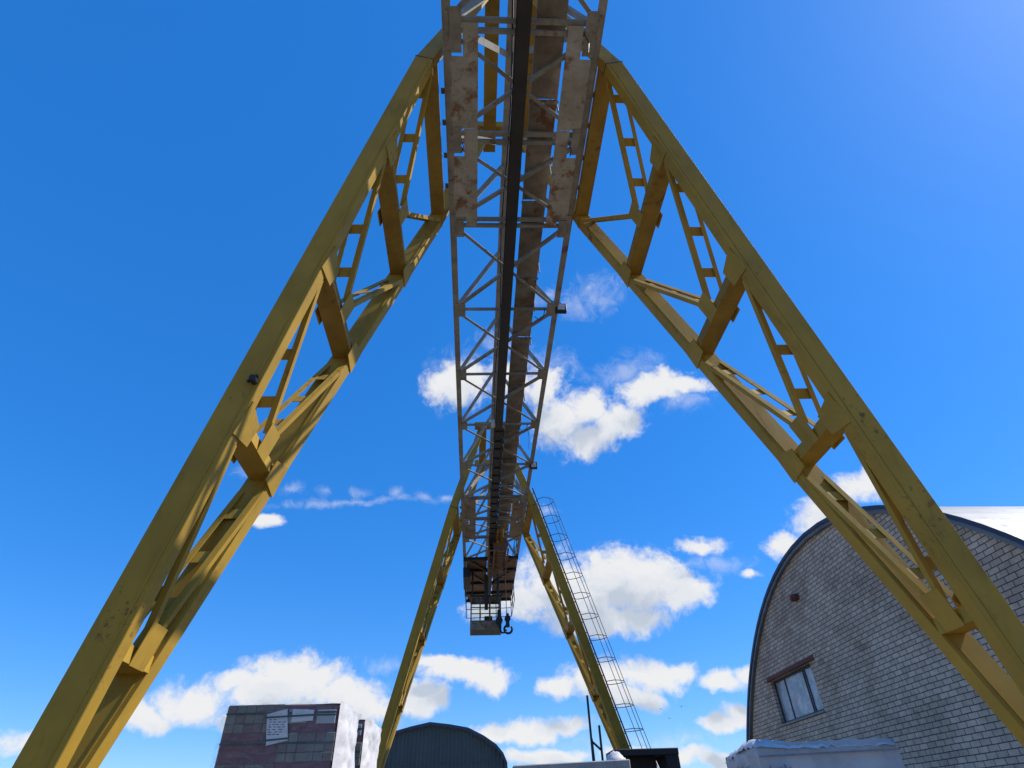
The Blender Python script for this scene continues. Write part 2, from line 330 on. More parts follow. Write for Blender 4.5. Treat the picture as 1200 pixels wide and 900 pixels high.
# ------------------------------------------------------------------ mesh helpers
class MB:
    def __init__(self, xf=None): self.v, self.f, self.xf = [], [], xf
    def poly(self, vs, fs):
        n = len(self.v)
        self.v += [Vector(p) for p in vs]; self.f += [tuple(i+n for i in f) for f in fs]
        return self
    def box(self, x0, x1, y0, y1, z0, z1):
        return self.poly([(x0,y0,z0),(x1,y0,z0),(x1,y1,z0),(x0,y1,z0),(x0,y0,z1),(x1,y0,z1),(x1,y1,z1),(x0,y1,z1)],
                         [(3,2,1,0),(4,5,6,7),(0,1,5,4),(1,2,6,5),(2,3,7,6),(3,0,4,7)])
    def bar(self, p0, p1, w, h, side=None, w1=None, h1=None):
        # box from p0 to p1; w along 'side', h across it
        p0, p1 = Vector(p0), Vector(p1); d = (p1-p0).normalized()
        s = Vector(side) if side is not None else (Vector((0,0,1)).cross(d) if abs(d.z) < .97 else Vector((1,0,0)))
        s = (s-d*s.dot(d)).normalized(); u = d.cross(s)
        w1, h1 = w1 or w, h1 or h
        vs = []
        for p, ww, hh in ((p0,w,h),(p1,w1,h1)):
            for a, b in ((-1,-1),(1,-1),(1,1),(-1,1)): vs.append(p+s*a*ww/2+u*b*hh/2)
        return self.poly(vs, [(3,2,1,0),(4,5,6,7),(0,1,5,4),(1,2,6,5),(2,3,7,6),(3,0,4,7)])
    def angle(self, p0, p1, a, t, s, n):
        # L-section: flange a along s and flange a along n
        p0, p1 = Vector(p0), Vector(p1); d = (p1-p0).normalized()
        s = Vector(s); s = (s-d*s.dot(d)).normalized()
        n = Vector(n); n = (n-d*n.dot(d)-s*n.dot(s)).normalized()
        prof = [(0,0),(a,0),(a,t),(t,t),(t,a),(0,a)]
        vs = [p+s*(x-a*.4)+n*(y-a*.25) for p in (p0,p1) for x, y in prof]
        fs = [tuple(range(6)), tuple(range(11,5,-1))]+[(i,(i+1)%6,(i+1)%6+6,i+6) for i in range(6)]
        return self.poly(vs, fs)
    def channel(self, p0, p1, w, h, t, s):
        # U-section, web w along s, flanges of depth h
        p0, p1 = Vector(p0), Vector(p1); d = (p1-p0).normalized()
        s = Vector(s); s = (s-d*s.dot(d)).normalized(); n = d.cross(s)
        prof = [(-w/2,0),(w/2,0),(w/2,h),(w/2-t,h),(w/2-t,t),(-w/2+t,t),(-w/2+t,h),(-w/2,h)]
        vs = [p+s*x+n*y for p in (p0,p1) for x, y in prof]
        k = 8
        fs = [(0,1,4,5),(1,2,3,4),(0,5,6,7),(8,13,12,9),(9,12,11,10),(8,15,14,13)]+[(i,(i+1)%k,(i+1)%k+k,i+k) for i in range(k)]
        return self.poly(vs, fs)
    def ibeam(self, p0, p1, w, h, t, s=(1,0,0)):
        p0, p1 = Vector(p0), Vector(p1); d = (p1-p0).normalized()
        s = Vector(s); u = s.cross(d)
        if u.z < 0: u = -u
        prof = [(-w/2,0),(w/2,0),(w/2,t),(t/2,t),(t/2,h-t),(w/2,h-t),(w/2,h),(-w/2,h),(-w/2,h-t),(-t/2,h-t),(-t/2,t),(-w/2,t)]
        vs = [p+s*x+u*y for p in (p0,p1) for x, y in prof]
        k = 12
        caps = [(0,1,2,3,10,11),(3,4,9,10),(4,5,6,7,8,9)]
        fs = caps+[tuple(i+k for i in reversed(c)) for c in caps]+[(i,(i+1)%k,(i+1)%k+k,i+k) for i in range(k)]
        return self.poly(vs, fs)
    def tube(self, pts, r, n=6, closed=False):
        pts = [Vector(p) for p in pts]; base = len(self.v); m = len(pts); ref = None
        for i, p in enumerate(pts):
            if closed: d = pts[(i+1)%m]-pts[i-1]
            else: d = pts[min(i+1,m-1)]-pts[max(i-1,0)]
            d.normalize()
            if ref is None: ref = Vector((0,0,1)) if abs(d.z) < .9 else Vector((1,0,0))
            a = (ref-d*ref.dot(d)).normalized(); ref = a; b = d.cross(a)
            for k in range(n):
                q = 2*math.pi*k/n; self.v.append(p+a*r*math.cos(q)+b*r*math.sin(q))
        for i in range(m if closed else m-1):
            for k in range(n):
                j = (i+1) % m
                self.f.append((base+i*n+k, base+i*n+(k+1)%n, base+j*n+(k+1)%n, base+j*n+k))
        if not closed:
            self.f.append(tuple(base+k for k in range(n-1,-1,-1))); self.f.append(tuple(base+(m-1)*n+k for k in range(n)))
        return self
    def cyl(self, p0, p1, r, n=16, r1=None):
        p0, p1 = Vector(p0), Vector(p1); d = (p1-p0).normalized()
        ref = Vector((0,0,1)) if abs(d.z) < .9 else Vector((1,0,0)); a = (ref-d*ref.dot(d)).normalized(); b = d.cross(a); base = len(self.v)
        for p, rr in ((p0,r),(p1,r if r1 is None else r1)):
            for k in range(n):
                q = 2*math.pi*k/n; self.v.append(p+a*rr*math.cos(q)+b*rr*math.sin(q))
        for k in range(n): self.f.append((base+k, base+(k+1)%n, base+n+(k+1)%n, base+n+k))
        self.f.append(tuple(base+k for k in range(n-1,-1,-1))); self.f.append(tuple(base+n+k for k in range(n)))
        return self
    def prism(self, pts, e):
        # polygon pts extruded by vector e
        n = len(pts); e = Vector(e); pts = [Vector(p) for p in pts]
        return self.poly(pts+[p+e for p in pts], [tuple(range(n-1,-1,-1)), tuple(range(n,2*n))]+[(i,(i+1)%n,(i+1)%n+n,i+n) for i in range(n)])
    def build(self, name, mat, parent=None, bevel=0.0, smooth=False, origin=None, mods=None):
        vs = [self.xf(v) if self.xf else v for v in self.v]
        o0 = Vector(origin) if origin is not None else (Vector(parent_loc(parent)) if parent else Vector((0,0,0)))
        me = bpy.data.meshes.new(name)
        me.from_pydata([tuple(v-o0) for v in vs], [], self.f)
        bm = bmesh.new(); bm.from_mesh(me); bmesh.ops.recalc_face_normals(bm, faces=bm.faces); bm.to_mesh(me); bm.free()
        me.materials.append(mat)
        if smooth:
            for p in me.polygons: p.use_smooth = True
        o = bpy.data.objects.new(name, me); COL.objects.link(o)
        if parent:
            o.parent = parent
            o.location = o0-Vector(parent_loc(parent))
        else: o.location = o0
        WLOC[o.name] = tuple(o0)
        if bevel:
            b = o.modifiers.new('bevel', 'BEVEL'); b.width = bevel; b.segments = 1; b.limit_method = 'ANGLE'; b.angle_limit = R(40)
        return o
WLOC = {}
def parent_loc(p): return WLOC.get(p.name, (0,0,0))
def tag(o, label=None, cat=None, group=None, kind=None):
    if label: o['label'] = label
    if cat: o['category'] = cat
    if group: o['group'] = group
    if kind: o['kind'] = kind
    return o
def thing(name, loc, label, cat, group=None):
    o = bpy.data.objects.new(name, None); COL.objects.link(o); o.location = loc; WLOC[o.name] = tuple(loc); o.empty_display_size = 0.3
    return tag(o, label, cat, group)

# ------------------------------------------------------------------ ground
gm_ = MB(); gm_.poly([(-1500,-1500,0),(1500,-1500,0),(1500,1500,0),(-1500,1500,0)], [(0,1,2,3)])
tag(gm_.build('ground', M_ground), kind='structure')

# ------------------------------------------------------------------ gantry crane
TILT = R(1.7)                     # the crane stands a touch out of plumb
CX, HB = 0.585, 10.6               # girder centre line, height of the bottom chords
ct, st = math.cos(TILT), math.sin(TILT)
def W(v):
    # crane frame: x from the girder's centre line, z from the bottom chords
    x, y, z = v
    return Vector((CX + x*ct - z*st, y, HB + x*st + z*ct))
def C(): return MB(W)
crane = thing('gantry_crane', (0.6, 12.4, 0), 'yellow legged gantry crane with grey lattice girder spanning overhead', 'gantry crane')

HALF = 1.085                       # bottom chords at +-HALF
APEX = 1.95                        # top chord height
YN, YF = 3.35, 17.99               # first cross tie of the near and the far portal
P2 = 1.67
nodes = [YN-4.52, YN-2.26, YN, YN+P2, YN+2*P2] + [YN+2*P2+2.26*k for k in (1,2,3,4)] + [YF, YF+P2, YF+2*P2] + [YF+2*P2+2.26*k for k in (1,2,3)]
Y0, Y1 = nodes[0]-0.35, nodes[-1]+0.3

for sg in (-1, 1):
    b = C(); b.angle((sg*HALF, Y0, 0), (sg*HALF, Y1, 0), 0.10, 0.010, (-sg,0,0), (0,0,1))
    b.angle((sg*(HALF+0.012), Y0, 0.0), (sg*(HALF+0.012), Y1, 0.0), 0.085, 0.010, (sg,0,0), (0,0,1))
    ch = b.build('bottom_chord', M_grey, crane)
    for i, y in enumerate(nodes):
        if i in (3, 10): continue
        g = C(); gx = sg*(HALF-0.085); g.box(gx-0.115, gx+0.115, y-0.19, y+0.19, -0.043, -0.033)
        for bx_ in (-0.07, 0.0, 0.07):
            for by_ in (-0.13, 0.13): g.cyl((gx+bx_, y+by_, -0.055), (gx+bx_, y+by_, -0.03), 0.013, 6)
        g.build('gusset_plate', M_grey, ch)
b = C(); b.box(-0.095, 0.095, Y0, Y1, APEX-0.06, APEX-0.048); b.box(-0.095, -0.083, Y0, Y1, APEX-0.0475, APEX+0.10); b.box(0.083, 0.095, Y0, Y1, APEX-0.0475, APEX+0.10)
b.build('top_chord', M_grey, crane)
# cross ties, floor bracing, slanting posts
for i, y in enumerate(nodes):
    portal = i in (2,3,4,9,10,11)
    b = C()
    if portal:
        b.channel((-HALF+0.05, y-0.07, -0.012), (HALF-0.05, y-0.07, -0.012), 0.07, 0.05, 0.008, (0,1,0))
        b.channel((-HALF+0.05, y+0.07, -0.012), (HALF-0.05, y+0.07, -0.012), 0.07, 0.05, 0.008, (0,1,0))
    else: b.angle((-HALF+0.03, y, -0.010), (HALF-0.03, y, -0.010), 0.05, 0.007, (0,1,0), (0,0,1))
    b.build('cross_tie', M_grey, crane)
    if i not in (3, 10):
        for sg in (-1, 1):
            b = C(); b.angle((sg*(HALF-0.03), y, 0.06), (sg*0.07, y, APEX-0.09), 0.075, 0.009, (0,1,0), (sg,0,0.4))
            b.build('slanting_post', M_grey, crane)
for i in range(len(nodes)-1):
    y0, y1 = nodes[i], nodes[i+1]
    for sg in (-1, 1):
        b = C(); z = 0.0 if sg > 0 else 0.016
        b.angle((-sg*(HALF-0.06), y0+0.10, z-0.018), (sg*(HALF-0.06), y1-0.10, z-0.018), 0.062, 0.007, (1,-sg*0.5,0), (0,0,1))
        b.build('floor_brace', M_grey, crane)
# side lattice rising between posts to the apex
for i in range(len(nodes)-1):
    y0, y1 = nodes[i], nodes[i+1]
    if y1-y0 < 2: 
        for sg in (-1, 1):
            b = C(); b.angle((sg*(HALF-0.03), y0, 0.05), (sg*0.10, (y0+y1)/2+0.3, APEX-0.08), 0.10, 0.010, (0,1,0), (sg,0,0.4)); b.build('side_brace', M_grey, crane)
# monorail under the girder
b = C(); b.ibeam((-0.02, Y0+0.1, -0.30), (-0.02, Y1+0.2, -0.30), 0.19, 0.27, 0.016)
mono = b.build('monorail_beam', M_dark, crane)
for i, y in enumerate(nodes):
    k = C(); k.box(-0.09, 0.05, y-0.11, y+0.11, -0.028, -0.018); k.box(-0.026, -0.014, y-0.10, y+0.10, -0.019, 0.22)
    k.build('hanger', M_dark, mono)
# walkway on the bottom chord
yb = Y0+0.4; k = 0
while yb < YF+3.3:
    L = 1.85
    b = C(); dz = 0.012*(k % 2)
    b.box(0.19, 0.62, yb, yb+L-0.02, 0.10+dz, 0.108+dz)
    b.box(0.19, 0.20, yb, yb+L-0.02, 0.108+dz, 0.16+dz); b.box(0.61, 0.62, yb, yb+L-0.02, 0.108+dz, 0.16+dz)
    b.bar((0.17, yb+0.02, 0.085), (0.64, yb+0.02, 0.085), 0.04, 0.03, (0,1,0))
    b.build('walkway_plate', M_rustplate, crane); yb += L; k += 1
b = C()
for xx, zz, r in ((0.66, 1.10, 0.018), (0.66, 0.62, 0.014)): b.tube([(xx, Y0+0.4, zz), (xx, YF+3.2, zz)], r, 6)
y = Y0+0.5
while y < YF+3.2:
    b.tube([(0.66, y, 0.12), (0.66, y, 1.10)], 0.016, 6); y += 1.13
b.build('handrail', M_grey, crane)
# underside plates at the portals with lugs and slots
for ys in (YN, YF):
    ye = ys+2*P2
    for sg in (-1, 1):
        b = C()
        def bx(xa, xb, ya, yb_, z=-0.052):
            b.box(min(sg*xa, sg*xb), max(sg*xa, sg*xb), ya, yb_, z, z+0.012)
        bx(0.64, 0.86, ys-0.05, ys+0.40); bx(0.64, 1.035, ys+0.40, ys+1.49)
        bx(0.64, 0.86, ys+1.50, ys+1.98); bx(0.64, 1.035, ys+1.98, ye-0.16); bx(0.64, 0.84, ye-0.16, ye+0.05)
        pl = b.build('portal_plate', M_stain if ys < 10 else M_rustplate, crane)
        for (xa, xb, ya, yb_) in ((0.878, 1.045, ys-0.25, ys+0.345), (0.905, 1.04, ys+1.46, ys+1.91), (0.885, 1.04, ye-0.10, ye+0.28)):
            q = C(); q.box(min(sg*xa, sg*xb), max(sg*xa, sg*xb), ya, yb_, -0.068, -0.056)
            for (bx_, by_) in ((xa+0.03, ya+0.05), (xb-0.03, ya+0.05), (xa+0.03, yb_-0.05), (xb-0.03, yb_-0.05)):
                q.cyl((sg*bx_, by_, -0.082), (sg*bx_, by_, -0.05), 0.014, 6)
            q.build('lug_plate', M_grey, pl)
# legs
SL = math.tan(R(16.74)); LDX = -0.035        # the legs sit a hair left of the girder's centre
TOPX, KNEE = 1.304, -0.22
def chord_x(t): return TOPX + SL*t
def yA(t): return 0.15*t
def yB(t): return 2.80 - 0.135*t
def foot_t(sg):
    # drop along the leg until 0.75 m above the ground
    t = 8.0
    for _ in range(40):
        z = W((sg*chord_x(t), 0, -t)).z
        t += (z-0.75)*0.9
    return t
def CL(): return MB(lambda v: W((v[0]+LDX, v[1], v[2])))
def leg(ys, sg):
    tf = foot_t(sg)
    b = CL(); seams = []; joints = []
    sd = Vector((1, 0, SL*sg)).normalized()
    for fy, wy in ((yA, 0.15), (yB, 0.15)):
        p0 = Vector((sg*chord_x(-KNEE), ys+fy(-KNEE), KNEE)); p1 = Vector((sg*chord_x(tf), ys+fy(tf), -tf))
        b.bar(p0, p1, 0.262, wy, (1, 0, 0), 0.285, wy)
        # knee over the girder
        q1 = Vector((sg*0.36, ys+fy(0)+(0.10 if fy is yA else -0.02), 2.92))
        b.bar(p0, q1, 0.255, wy-0.01, (1, 0, 0), 0.22, wy-0.02)
        # collar at the knee
        d = (p1-p0).normalized()
        cj = CL(); cj.bar(p0-d*0.007, p0+d*0.007, 0.268, wy+0.006, (1, 0, 0)); joints.append(cj)
        wl = CL(); fy0 = Vector((-sg*0.085, -wy/2-0.001, 0)); wl.bar(p0+fy0, p1+fy0, 0.014, 0.010, (1, 0, 0)); seams.append(wl)
    lg = b.build('leg', M_yel, crane, bevel=0.006)
    for wl in seams: wl.build('weld_seam', M_yel, lg)
    for cj in joints: cj.build('splice_joint', M_dark, lg)
    ts = [0.05, 1.93, 3.86, 5.79, 7.72]
    for k, t in enumerate(ts):
        ya_, yb_ = ys+yA(t)+0.06, ys+yB(t)-0.06
        if yb_-ya_ < 0.1: continue
        x = sg*chord_x(t)
        s = CL(); s.bar((x, ya_-0.003, -t), (x, yb_+0.003, -t), 0.25 if k else 0.24, 0.14, (1, 0, 0))
        s.build('strut', M_ochre if k < 3 else M_yel, lg, bevel=0.004)
        for face in (-1, 1):
            nx = Vector((1, 0, SL*sg)).normalized()*face*(0.134+0.0012*t)
            if face == sg: continue
            for yy, sgn in ((ya_-0.128, 1), (yb_+0.128, -1)):
                if k == 0 or yb_-ya_ < 0.65: continue
                gq = CL()
                base = Vector((x, yy, -t))+nx
                dn = Vector((sg*SL, 0, -1)).normalized()
                pts = [base+dn*(-0.20), base+dn*(0.17), base+dn*(0.12)+Vector((0, sgn*0.32, 0)), base+dn*(-0.12)+Vector((0, sgn*0.32, 0))]
                gq.prism(pts, nx.normalized()*0.012)
                gq.build('gusset_plate', M_yel, lg)
        # K bracing down to the middle of the next strut, twin angles with battens
        if k+1 < len(ts):
            t1 = ts[k+1]
            ym = ys+(yA(t1)+yB(t1))/2
            for yy, lead in ((ys+yA(t)+0.10, yA), (ys+yB(t)-0.10, yB)):
                gb = CL(); ends = []
                for face in (-1, 1):
                    off0 = Vector((1, 0, 0))*face*0.118; off1 = Vector((1, 0, 0))*face*0.118
                    e0 = Vector((sg*chord_x(t+0.22), yy, -t-0.22))+off0
                    e1 = Vector((sg*chord_x(t1-0.16), ym+(0.05 if lead is yB else -0.05), -t1+0.16))+off1
                    gb.angle(e0, e1, 0.06, 0.008, (0, 1, 0), (-face, 0, 0)); ends.append((e0, e1))
                for f in (0.18, 0.50, 0.80):
                    a0 = ends[0][0].lerp(ends[0][1], f); a1_ = ends[1][0].lerp(ends[1][1], f)
                    dd = (ends[0][1]-ends[0][0]).normalized()
                    gb.bar(a0, a1_, 0.12, 0.008, dd)
                gb.build('lattice_brace', M_yel, lg)
            for face in (-1, 1):
                gq = CL(); nx = Vector((1, 0, 0))*face*0.142
                base = Vector((sg*chord_x(t1), ym, -t1))+nx; dn = Vector((sg*SL, 0, -1)).normalized()
                gq.prism([base+dn*0.08+Vector((0,-0.12,0)), base+dn*0.08+Vector((0,0.12,0)), base-dn*0.26+Vector((0,0.13,0)), base-dn*0.26+Vector((0,-0.13,0))], Vector((face*0.01,0,0)))
                gq.build('gusset_plate', M_yel, lg)
    return lg
for ys in (YN+0.39, YF+0.19):
    for sg in (-1, 1): leg(ys, sg)
    # yoke above the girder
    b = C()
    for xt in (-0.32, 0.45):
        b = C(); b.bar((xt, ys-0.35, 2.86), (xt, ys+3.15, 2.86), 0.26, 0.22, (1,0,0)); b.build('yoke_tie', M_ochre, crane, bevel=0.005)
    b = C()
    for yy in (ys, ys+2.8): b.bar((-0.62, yy, 3.08), (0.62, yy, 3.08), 0.24, 0.20, (0,1,0))
    b.build('yoke_beam', M_yel, crane, bevel=0.005)
    # brackets that carry the girder on the leg tops
    for sg in (-1, 1):
        b = C()
        for yy in (ys+0.55, ys+1.05, ys+1.62, ys+2.2):
            b.bar((sg*(HALF+0.03), yy, 0.03), (sg*(TOPX-0.10), yy, 0.03), 0.07, 0.05, (0,1,0))
        b.build('bracket', M_brown, crane)
# bogies with wheels and the rails beneath
for sg in (-1, 1):
    pass
for ys in (YN+0.39, YF+0.19):
    for sg in (-1, 1):
        tf = foot_t(sg); p = W((sg*chord_x(tf)+LDX, ys+1.4, -tf))
        b = MB(); b.box(p.x-0.85, p.x+0.85, p.y-0.17, p.y+0.17, 0.42, 0.76)
        bg = b.build('bogie', M_yel, crane, bevel=0.01)
        for dx in (-0.55, 0.55):
            w = MB(); w.cyl((p.x+dx, p.y-0.07, 0.40), (p.x+dx, p.y+0.07, 0.40), 0.24, 24); w.cyl((p.x+dx, p.y-0.09, 0.40), (p.x+dx, p.y-0.07, 0.40), 0.28, 24); w.cyl((p.x+dx, p.y-0.20, 0.40), (p.x+dx, p.y+0.20, 0.40), 0.05, 12)
            w.build('wheel', M_dark, bg)
p = at(298, 447, Y=4.47); b = MB(); b.cyl((p.x, 4.40, p.z), (p.x, 4.50, p.z), 0.032, 14); b.bar((p.x-0.05, 4.44, p.z-0.03), (p.x+0.03, 4.44, p.z+0.05), 0.03, 0.02, (0,1,0)); b.build('shackle_lug', M_dark, crane)
# floodlights
for (px, py) in ((657, 361), (625, 545)):
    p = at(px, py, h=9.0)
    b = MB(); b.box(p.x-0.12, p.x+0.12, p.y-0.05, p.y+0.05, HB-0.13, HB+0.09); b.bar((p.x-0.20, p.y, HB+0.05), (p.x-0.10, p.y, HB+0.05), 0.04, 0.03)
    b.tube([(p.x-0.22, p.y+0.02, HB+0.05), (p.x-0.18, p.y+0.02, HB+0.22), (p.x-0.02, p.y+0.02, HB+0.24), (p.x+0.05, p.y+0.02, HB+0.09)], 0.012, 5)
    fl = b.build('floodlight', M_black, crane, bevel=0.01)
    q = MB(); q.box(p.x-0.075, p.x+0.085, p.y-0.060, p.y-0.050, HB-0.10, HB+0.06)
    q.build('lens', M_lamp, fl)
# caged ladder on the outside of the far right leg
b = CL(); sg = 1; tf = foot_t(1)
def lp(t, out, dy): return Vector((chord_x(t)+0.09+out, YF+0.19+yA(t)+dy, -t))
for dy in (-0.20, 0.20): b.tube([lp(-0.3, 0.06, dy), lp(tf-0.2, 0.06, dy)], 0.022, 6)
t = -0.2
while t < tf-0.3:
    b.tube([lp(t, 0.06, -0.20), lp(t, 0.06, 0.20)], 0.012, 5); t += 0.30
lad = b.build('ladder', M_black, crane)
b = CL(); t = 0.1
def hp(t, a):
    return lp(t, 0.06+0.60*math.sin(a), -0.38*math.cos(a)) if 0 < a < math.pi else lp(t, 0.06, -0.20*math.cos(a))
while t < 8.0:
    b.tube([hp(t, a*math.pi/8) for a in range(9)], 0.011, 5); t += 0.62
for a in (0.25*math.pi, 0.5*math.pi, 0.75*math.pi): b.tube([hp(0.1, a), hp(8.1, a)], 0.010, 5)
b.build('ladder_cage', M_black, lad)
# cable along the girder and loose loops
b = C()
pts = [(0.075+0.012*math.sin(i*1.7), Y0+0.4+i*0.55, -0.10-0.03*abs(math.sin(i*0.9))) for i in range(int((YF+3-Y0)/0.55))]
b.tube(pts, 0.010, 5)
pts = [(-0.15+0.03*math.sin(i*1.1), Y0+0.4+i*0.8, 0.03+0.02*math.sin(i*2.0)) for i in range(int((YF+3-Y0)/0.8))]
b.tube(pts, 0.014, 5)
for (y, x) in ((nodes[5], 0.85), (nodes[7], 0.80)):
    b.tube([(x, y-0.02, -0.03), (x-0.03, y+0.10, -0.14), (x-0.12, y+0.2, -0.16), (x-0.2, y+0.22, -0.02)], 0.010, 5)
for (sx, y, ln) in ((0.88, YN+0.05, 0.5), (0.86, YN+1.7, 0.35), (-0.9, YN+1.7, 0.3), (0.80, nodes[7]+0.1, 0.7)):
    b.tube([(sx, y, -0.05), (sx+0.03, y+0.02, -0.05-ln*0.5), (sx-0.01, y+0.04, -0.05-ln)], 0.007, 5)
b.build('power_cable', M_rubber, crane)
b = C(); rr = random.Random(9); y = 13.4
while y < 22.6:
    dy = rr.uniform(0.42, 0.62)
    for xx, dp in ((0.085, rr.uniform(0.14, 0.30)), (-0.13, rr.uniform(0.08, 0.22)), (0.12, rr.uniform(0.05, 0.16))):
        b.tube([(xx+0.01*math.sin(k+y), y+dy*k/6, -0.20-dp*math.sin(math.pi*k/6)) for k in range(7)], 0.016, 6)
    b.box(-0.15, 0.14, y-0.03, y+0.03, -0.335, -0.303)
    y += dy
b.build('festoon_cable', M_rubber, crane)
b = C(); b.box(-0.22, -0.12, 13.15, 13.32, -0.22, -0.06); b.build('junction_box', M_paper, crane, bevel=0.008)
# machinery platform at the far end of the girder
ym0, ym1 = 23.2, Y1+0.2
b = C()
for k, (ya, yb_) in enumerate(((ym0, ym0+1.35), (ym0+1.39, ym0+2.9), (ym0+3.1, ym0+4.3), (ym0+4.36, ym1))):
    b.box(-1.02, -0.16, ya, yb_, -0.075-0.004*k, -0.06-0.004*k); b.box(0.14, 1.06, ya, yb_, -0.08-0.004*k, -0.065-0.004*k)
plat = b.build('end_platform', M_brown, crane)
for y in (ym0, ym0+1.37, ym0+2.95, ym0+4.33, ym1):
    b = C(); b.ibeam((-1.12, y, -0.20), (1.12, y, -0.20), 0.12, 0.12, 0.01, (0,1,0)); b.build('platform_joist', M_dark, plat)
for s1 in (-1, 1):
    for (ya, yb_) in ((ym0, ym0+1.37), (ym0+1.37, ym0+2.95), (ym0+4.33, ym1)):
        b = C(); b.bar((s1*1.0, ya, -0.14), (s1*0.2, yb_, -0.14), 0.08, 0.06, (0,1,0)); b.build('platform_brace', M_brown, plat)
b = C(); b.box(-1.16, -0.86, ym0+0.7, ym0+2.3, -0.62, -0.21); b.build('switch_cabinet', M_dark, crane, bevel=0.01)
b = C()
for xx in (-1.1, 1.1):
    for y in (ym0, ym0+1.4, ym0+2.8, ym0+4.2, ym1): b.tube([(xx, y, -0.1), (xx, y, 1.0)], 0.02, 6)
    for zz in (0.5, 1.0): b.tube([(xx, ym0, zz), (xx, ym1, zz)], 0.018, 6)
b.build('platform_railing', M_dark, crane)
b = C()
for xx in (-1.08, 1.08):
    for y in (ym0+3.0, ym0+4.2, ym1): b.tube([(xx, y, -0.2), (xx, y, -0.95)], 0.018, 6)
    for zz in (-0.55, -0.95): b.tube([(xx, ym0+3.0, zz), (xx, ym1, zz)], 0.016, 6)
for zz in (-0.55, -0.95): b.tube([(-1.08, ym1, zz), (1.08, ym1, zz)], 0.016, 6)
for xx in (-0.4, 0.35): b.tube([(xx, ym1, -0.2), (xx, ym1, -0.95)], 0.016, 6)
b.build('lower_railing', M_dark, crane)
b = C()
for (xx, y) in ((0.42, 22.2), (0.50, 22.25), (0.56, 23.2), (0.20, 23.3)):
    b.tube([(xx, y, -0.3), (xx+0.05, y+0.2, -0.75), (xx+0.02, y+0.6, -0.60), (xx-0.05, y+0.9, -0.2)], 0.012, 5)
b.build('loose_cable', M_rubber, crane)

# ------------------------------------------------------------------ hoist trolley with hook, operator cab
tr = thing('hoist_trolley', tuple(W((0, 22.6, -0.5))), 'dark rusty hoist with wire ropes and hook hanging under the far girder end', 'hoist')
b = C()
for y in (21.2, 22.0, 22.9, 23.6):
    for s1 in (-1, 1):
        b.box(-0.02+s1*0.12-0.012, -0.02+s1*0.12+0.012, y-0.18, y+0.18, -0.62, -0.20); b.cyl((-0.02+s1*0.03, y, -0.245), (-0.02+s1*0.105, y, -0.245), 0.075, 14)
for xx in (-0.14, 0.06, 0.58): b.bar((xx, 21.0, -0.63), (xx, 23.8, -0.63), 0.06, 0.06, (1,0,0))
for yy in (21.0, 21.7, 22.4, 23.1, 23.8): b.bar((-0.17, yy, -0.67), (0.61, yy, -0.67), 0.06, 0.02, (0,1,0))
b.build('trolley_frame', M_brown, tr)
b = C(); b.cyl((0.30, 21.1, -0.42), (0.30, 22.9, -0.42), 0.24, 20); b.cyl((0.30, 21.05, -0.42), (0.30, 21.12, -0.42), 0.29, 20); b.cyl((0.30, 22.88, -0.42), (0.30, 22.95, -0.42), 0.29, 20)
for k in range(16): b.tube([(0.30+0.25*math.cos(a*math.pi/6), 21.25+k*0.10, -0.42+0.25*math.sin(a*math.pi/6)) for a in range(12)], 0.014, 5, closed=True)
b.build('rope_drum', M_brown, tr)
b = C(); b.cyl((0.30, 22.97, -0.42), (0.30, 23.7, -0.42), 0.19, 18)
for a in range(14): b.bar((0.30+0.20*math.cos(a*.449), 23.05, -0.42+0.20*math.sin(a*.449)), (0.30+0.20*math.cos(a*.449), 23.6, -0.42+0.20*math.sin(a*.449)), 0.012, 0.03, (math.cos(a*.449+1.57), 0, math.sin(a*.449+1.57)))
b.build('motor', M_rustplate, tr)
for s1 in (0.16, 0.34):
    b = C(); b.cyl((s1, 20.1, -0.16), (s1, 20.9, -0.20), 0.075, 12); b.cyl((s1, 20.9, -0.20), (s1, 21.05, -0.35), 0.05, 10); b.build('guide_pipe', M_ochre, tr)
hk = W((0.0, 24.0, 0)); hx = at(595, 738, Y=24.0)
HZ = hx.z
b = MB()
xa, xb = at(584, 700, Y=24.0).x, at(592.5, 700, Y=24.0).x
for (x, y) in ((xa, 23.95), (xa+0.035, 24.05)): b.tube([(x, y, HZ+0.55), (x-0.01, y, HB-0.55)], 0.012, 6)
for (x, y) in ((xb, 23.95), (xb+0.03, 24.05)): b.tube([(hx.x-0.03, y, HZ+0.55), (x-0.02, y, HB-0.55)], 0.012, 6)
b.build('wire_rope', M_wire, tr)
b = MB()
b.box(xa-0.05, xa+0.10, 23.9, 24.1, HZ+0.10, HZ+0.75); b.cyl((xa+0.02, 23.88, HZ+0.35), (xa+0.02, 24.12, HZ+0.35), 0.14, 18)
b.bar((hx.x, 24, HZ+0.62), (hx.x, 24, HZ+0.10), 0.10, 0.12, (1,0,0), 0.16, 0.14); b.cyl((hx.x, 23.92, HZ+0.42), (hx.x, 24.08, HZ+0.42), 0.12, 18)
hb = b.build('hook_block', M_black, tr)
b = MB()
def hook_pts(x, z, r, flip=1):
    return [(x+flip*r*math.sin(a), 24.0, z-r*math.cos(a)) for a in [R(q) for q in range(-150, 131, 20)]]
b.tube(hook_pts(hx.x+0.02, HZ+0.02, 0.155), 0.045, 8); b.tube([(hx.x, 24, HZ+0.12), (hx.x-0.02, 24, HZ+0.2)], 0.04, 8)
b.tube([(xa+0.05, 24, HZ+0.2), (xa+0.05, 24, HZ), (xa+0.12, 24, HZ-0.11), (xa+0.24, 24, HZ-0.10), (xa+0.30, 24, HZ+0.0)], 0.04, 8)
b.build('hook', M_black, hb, smooth=True)

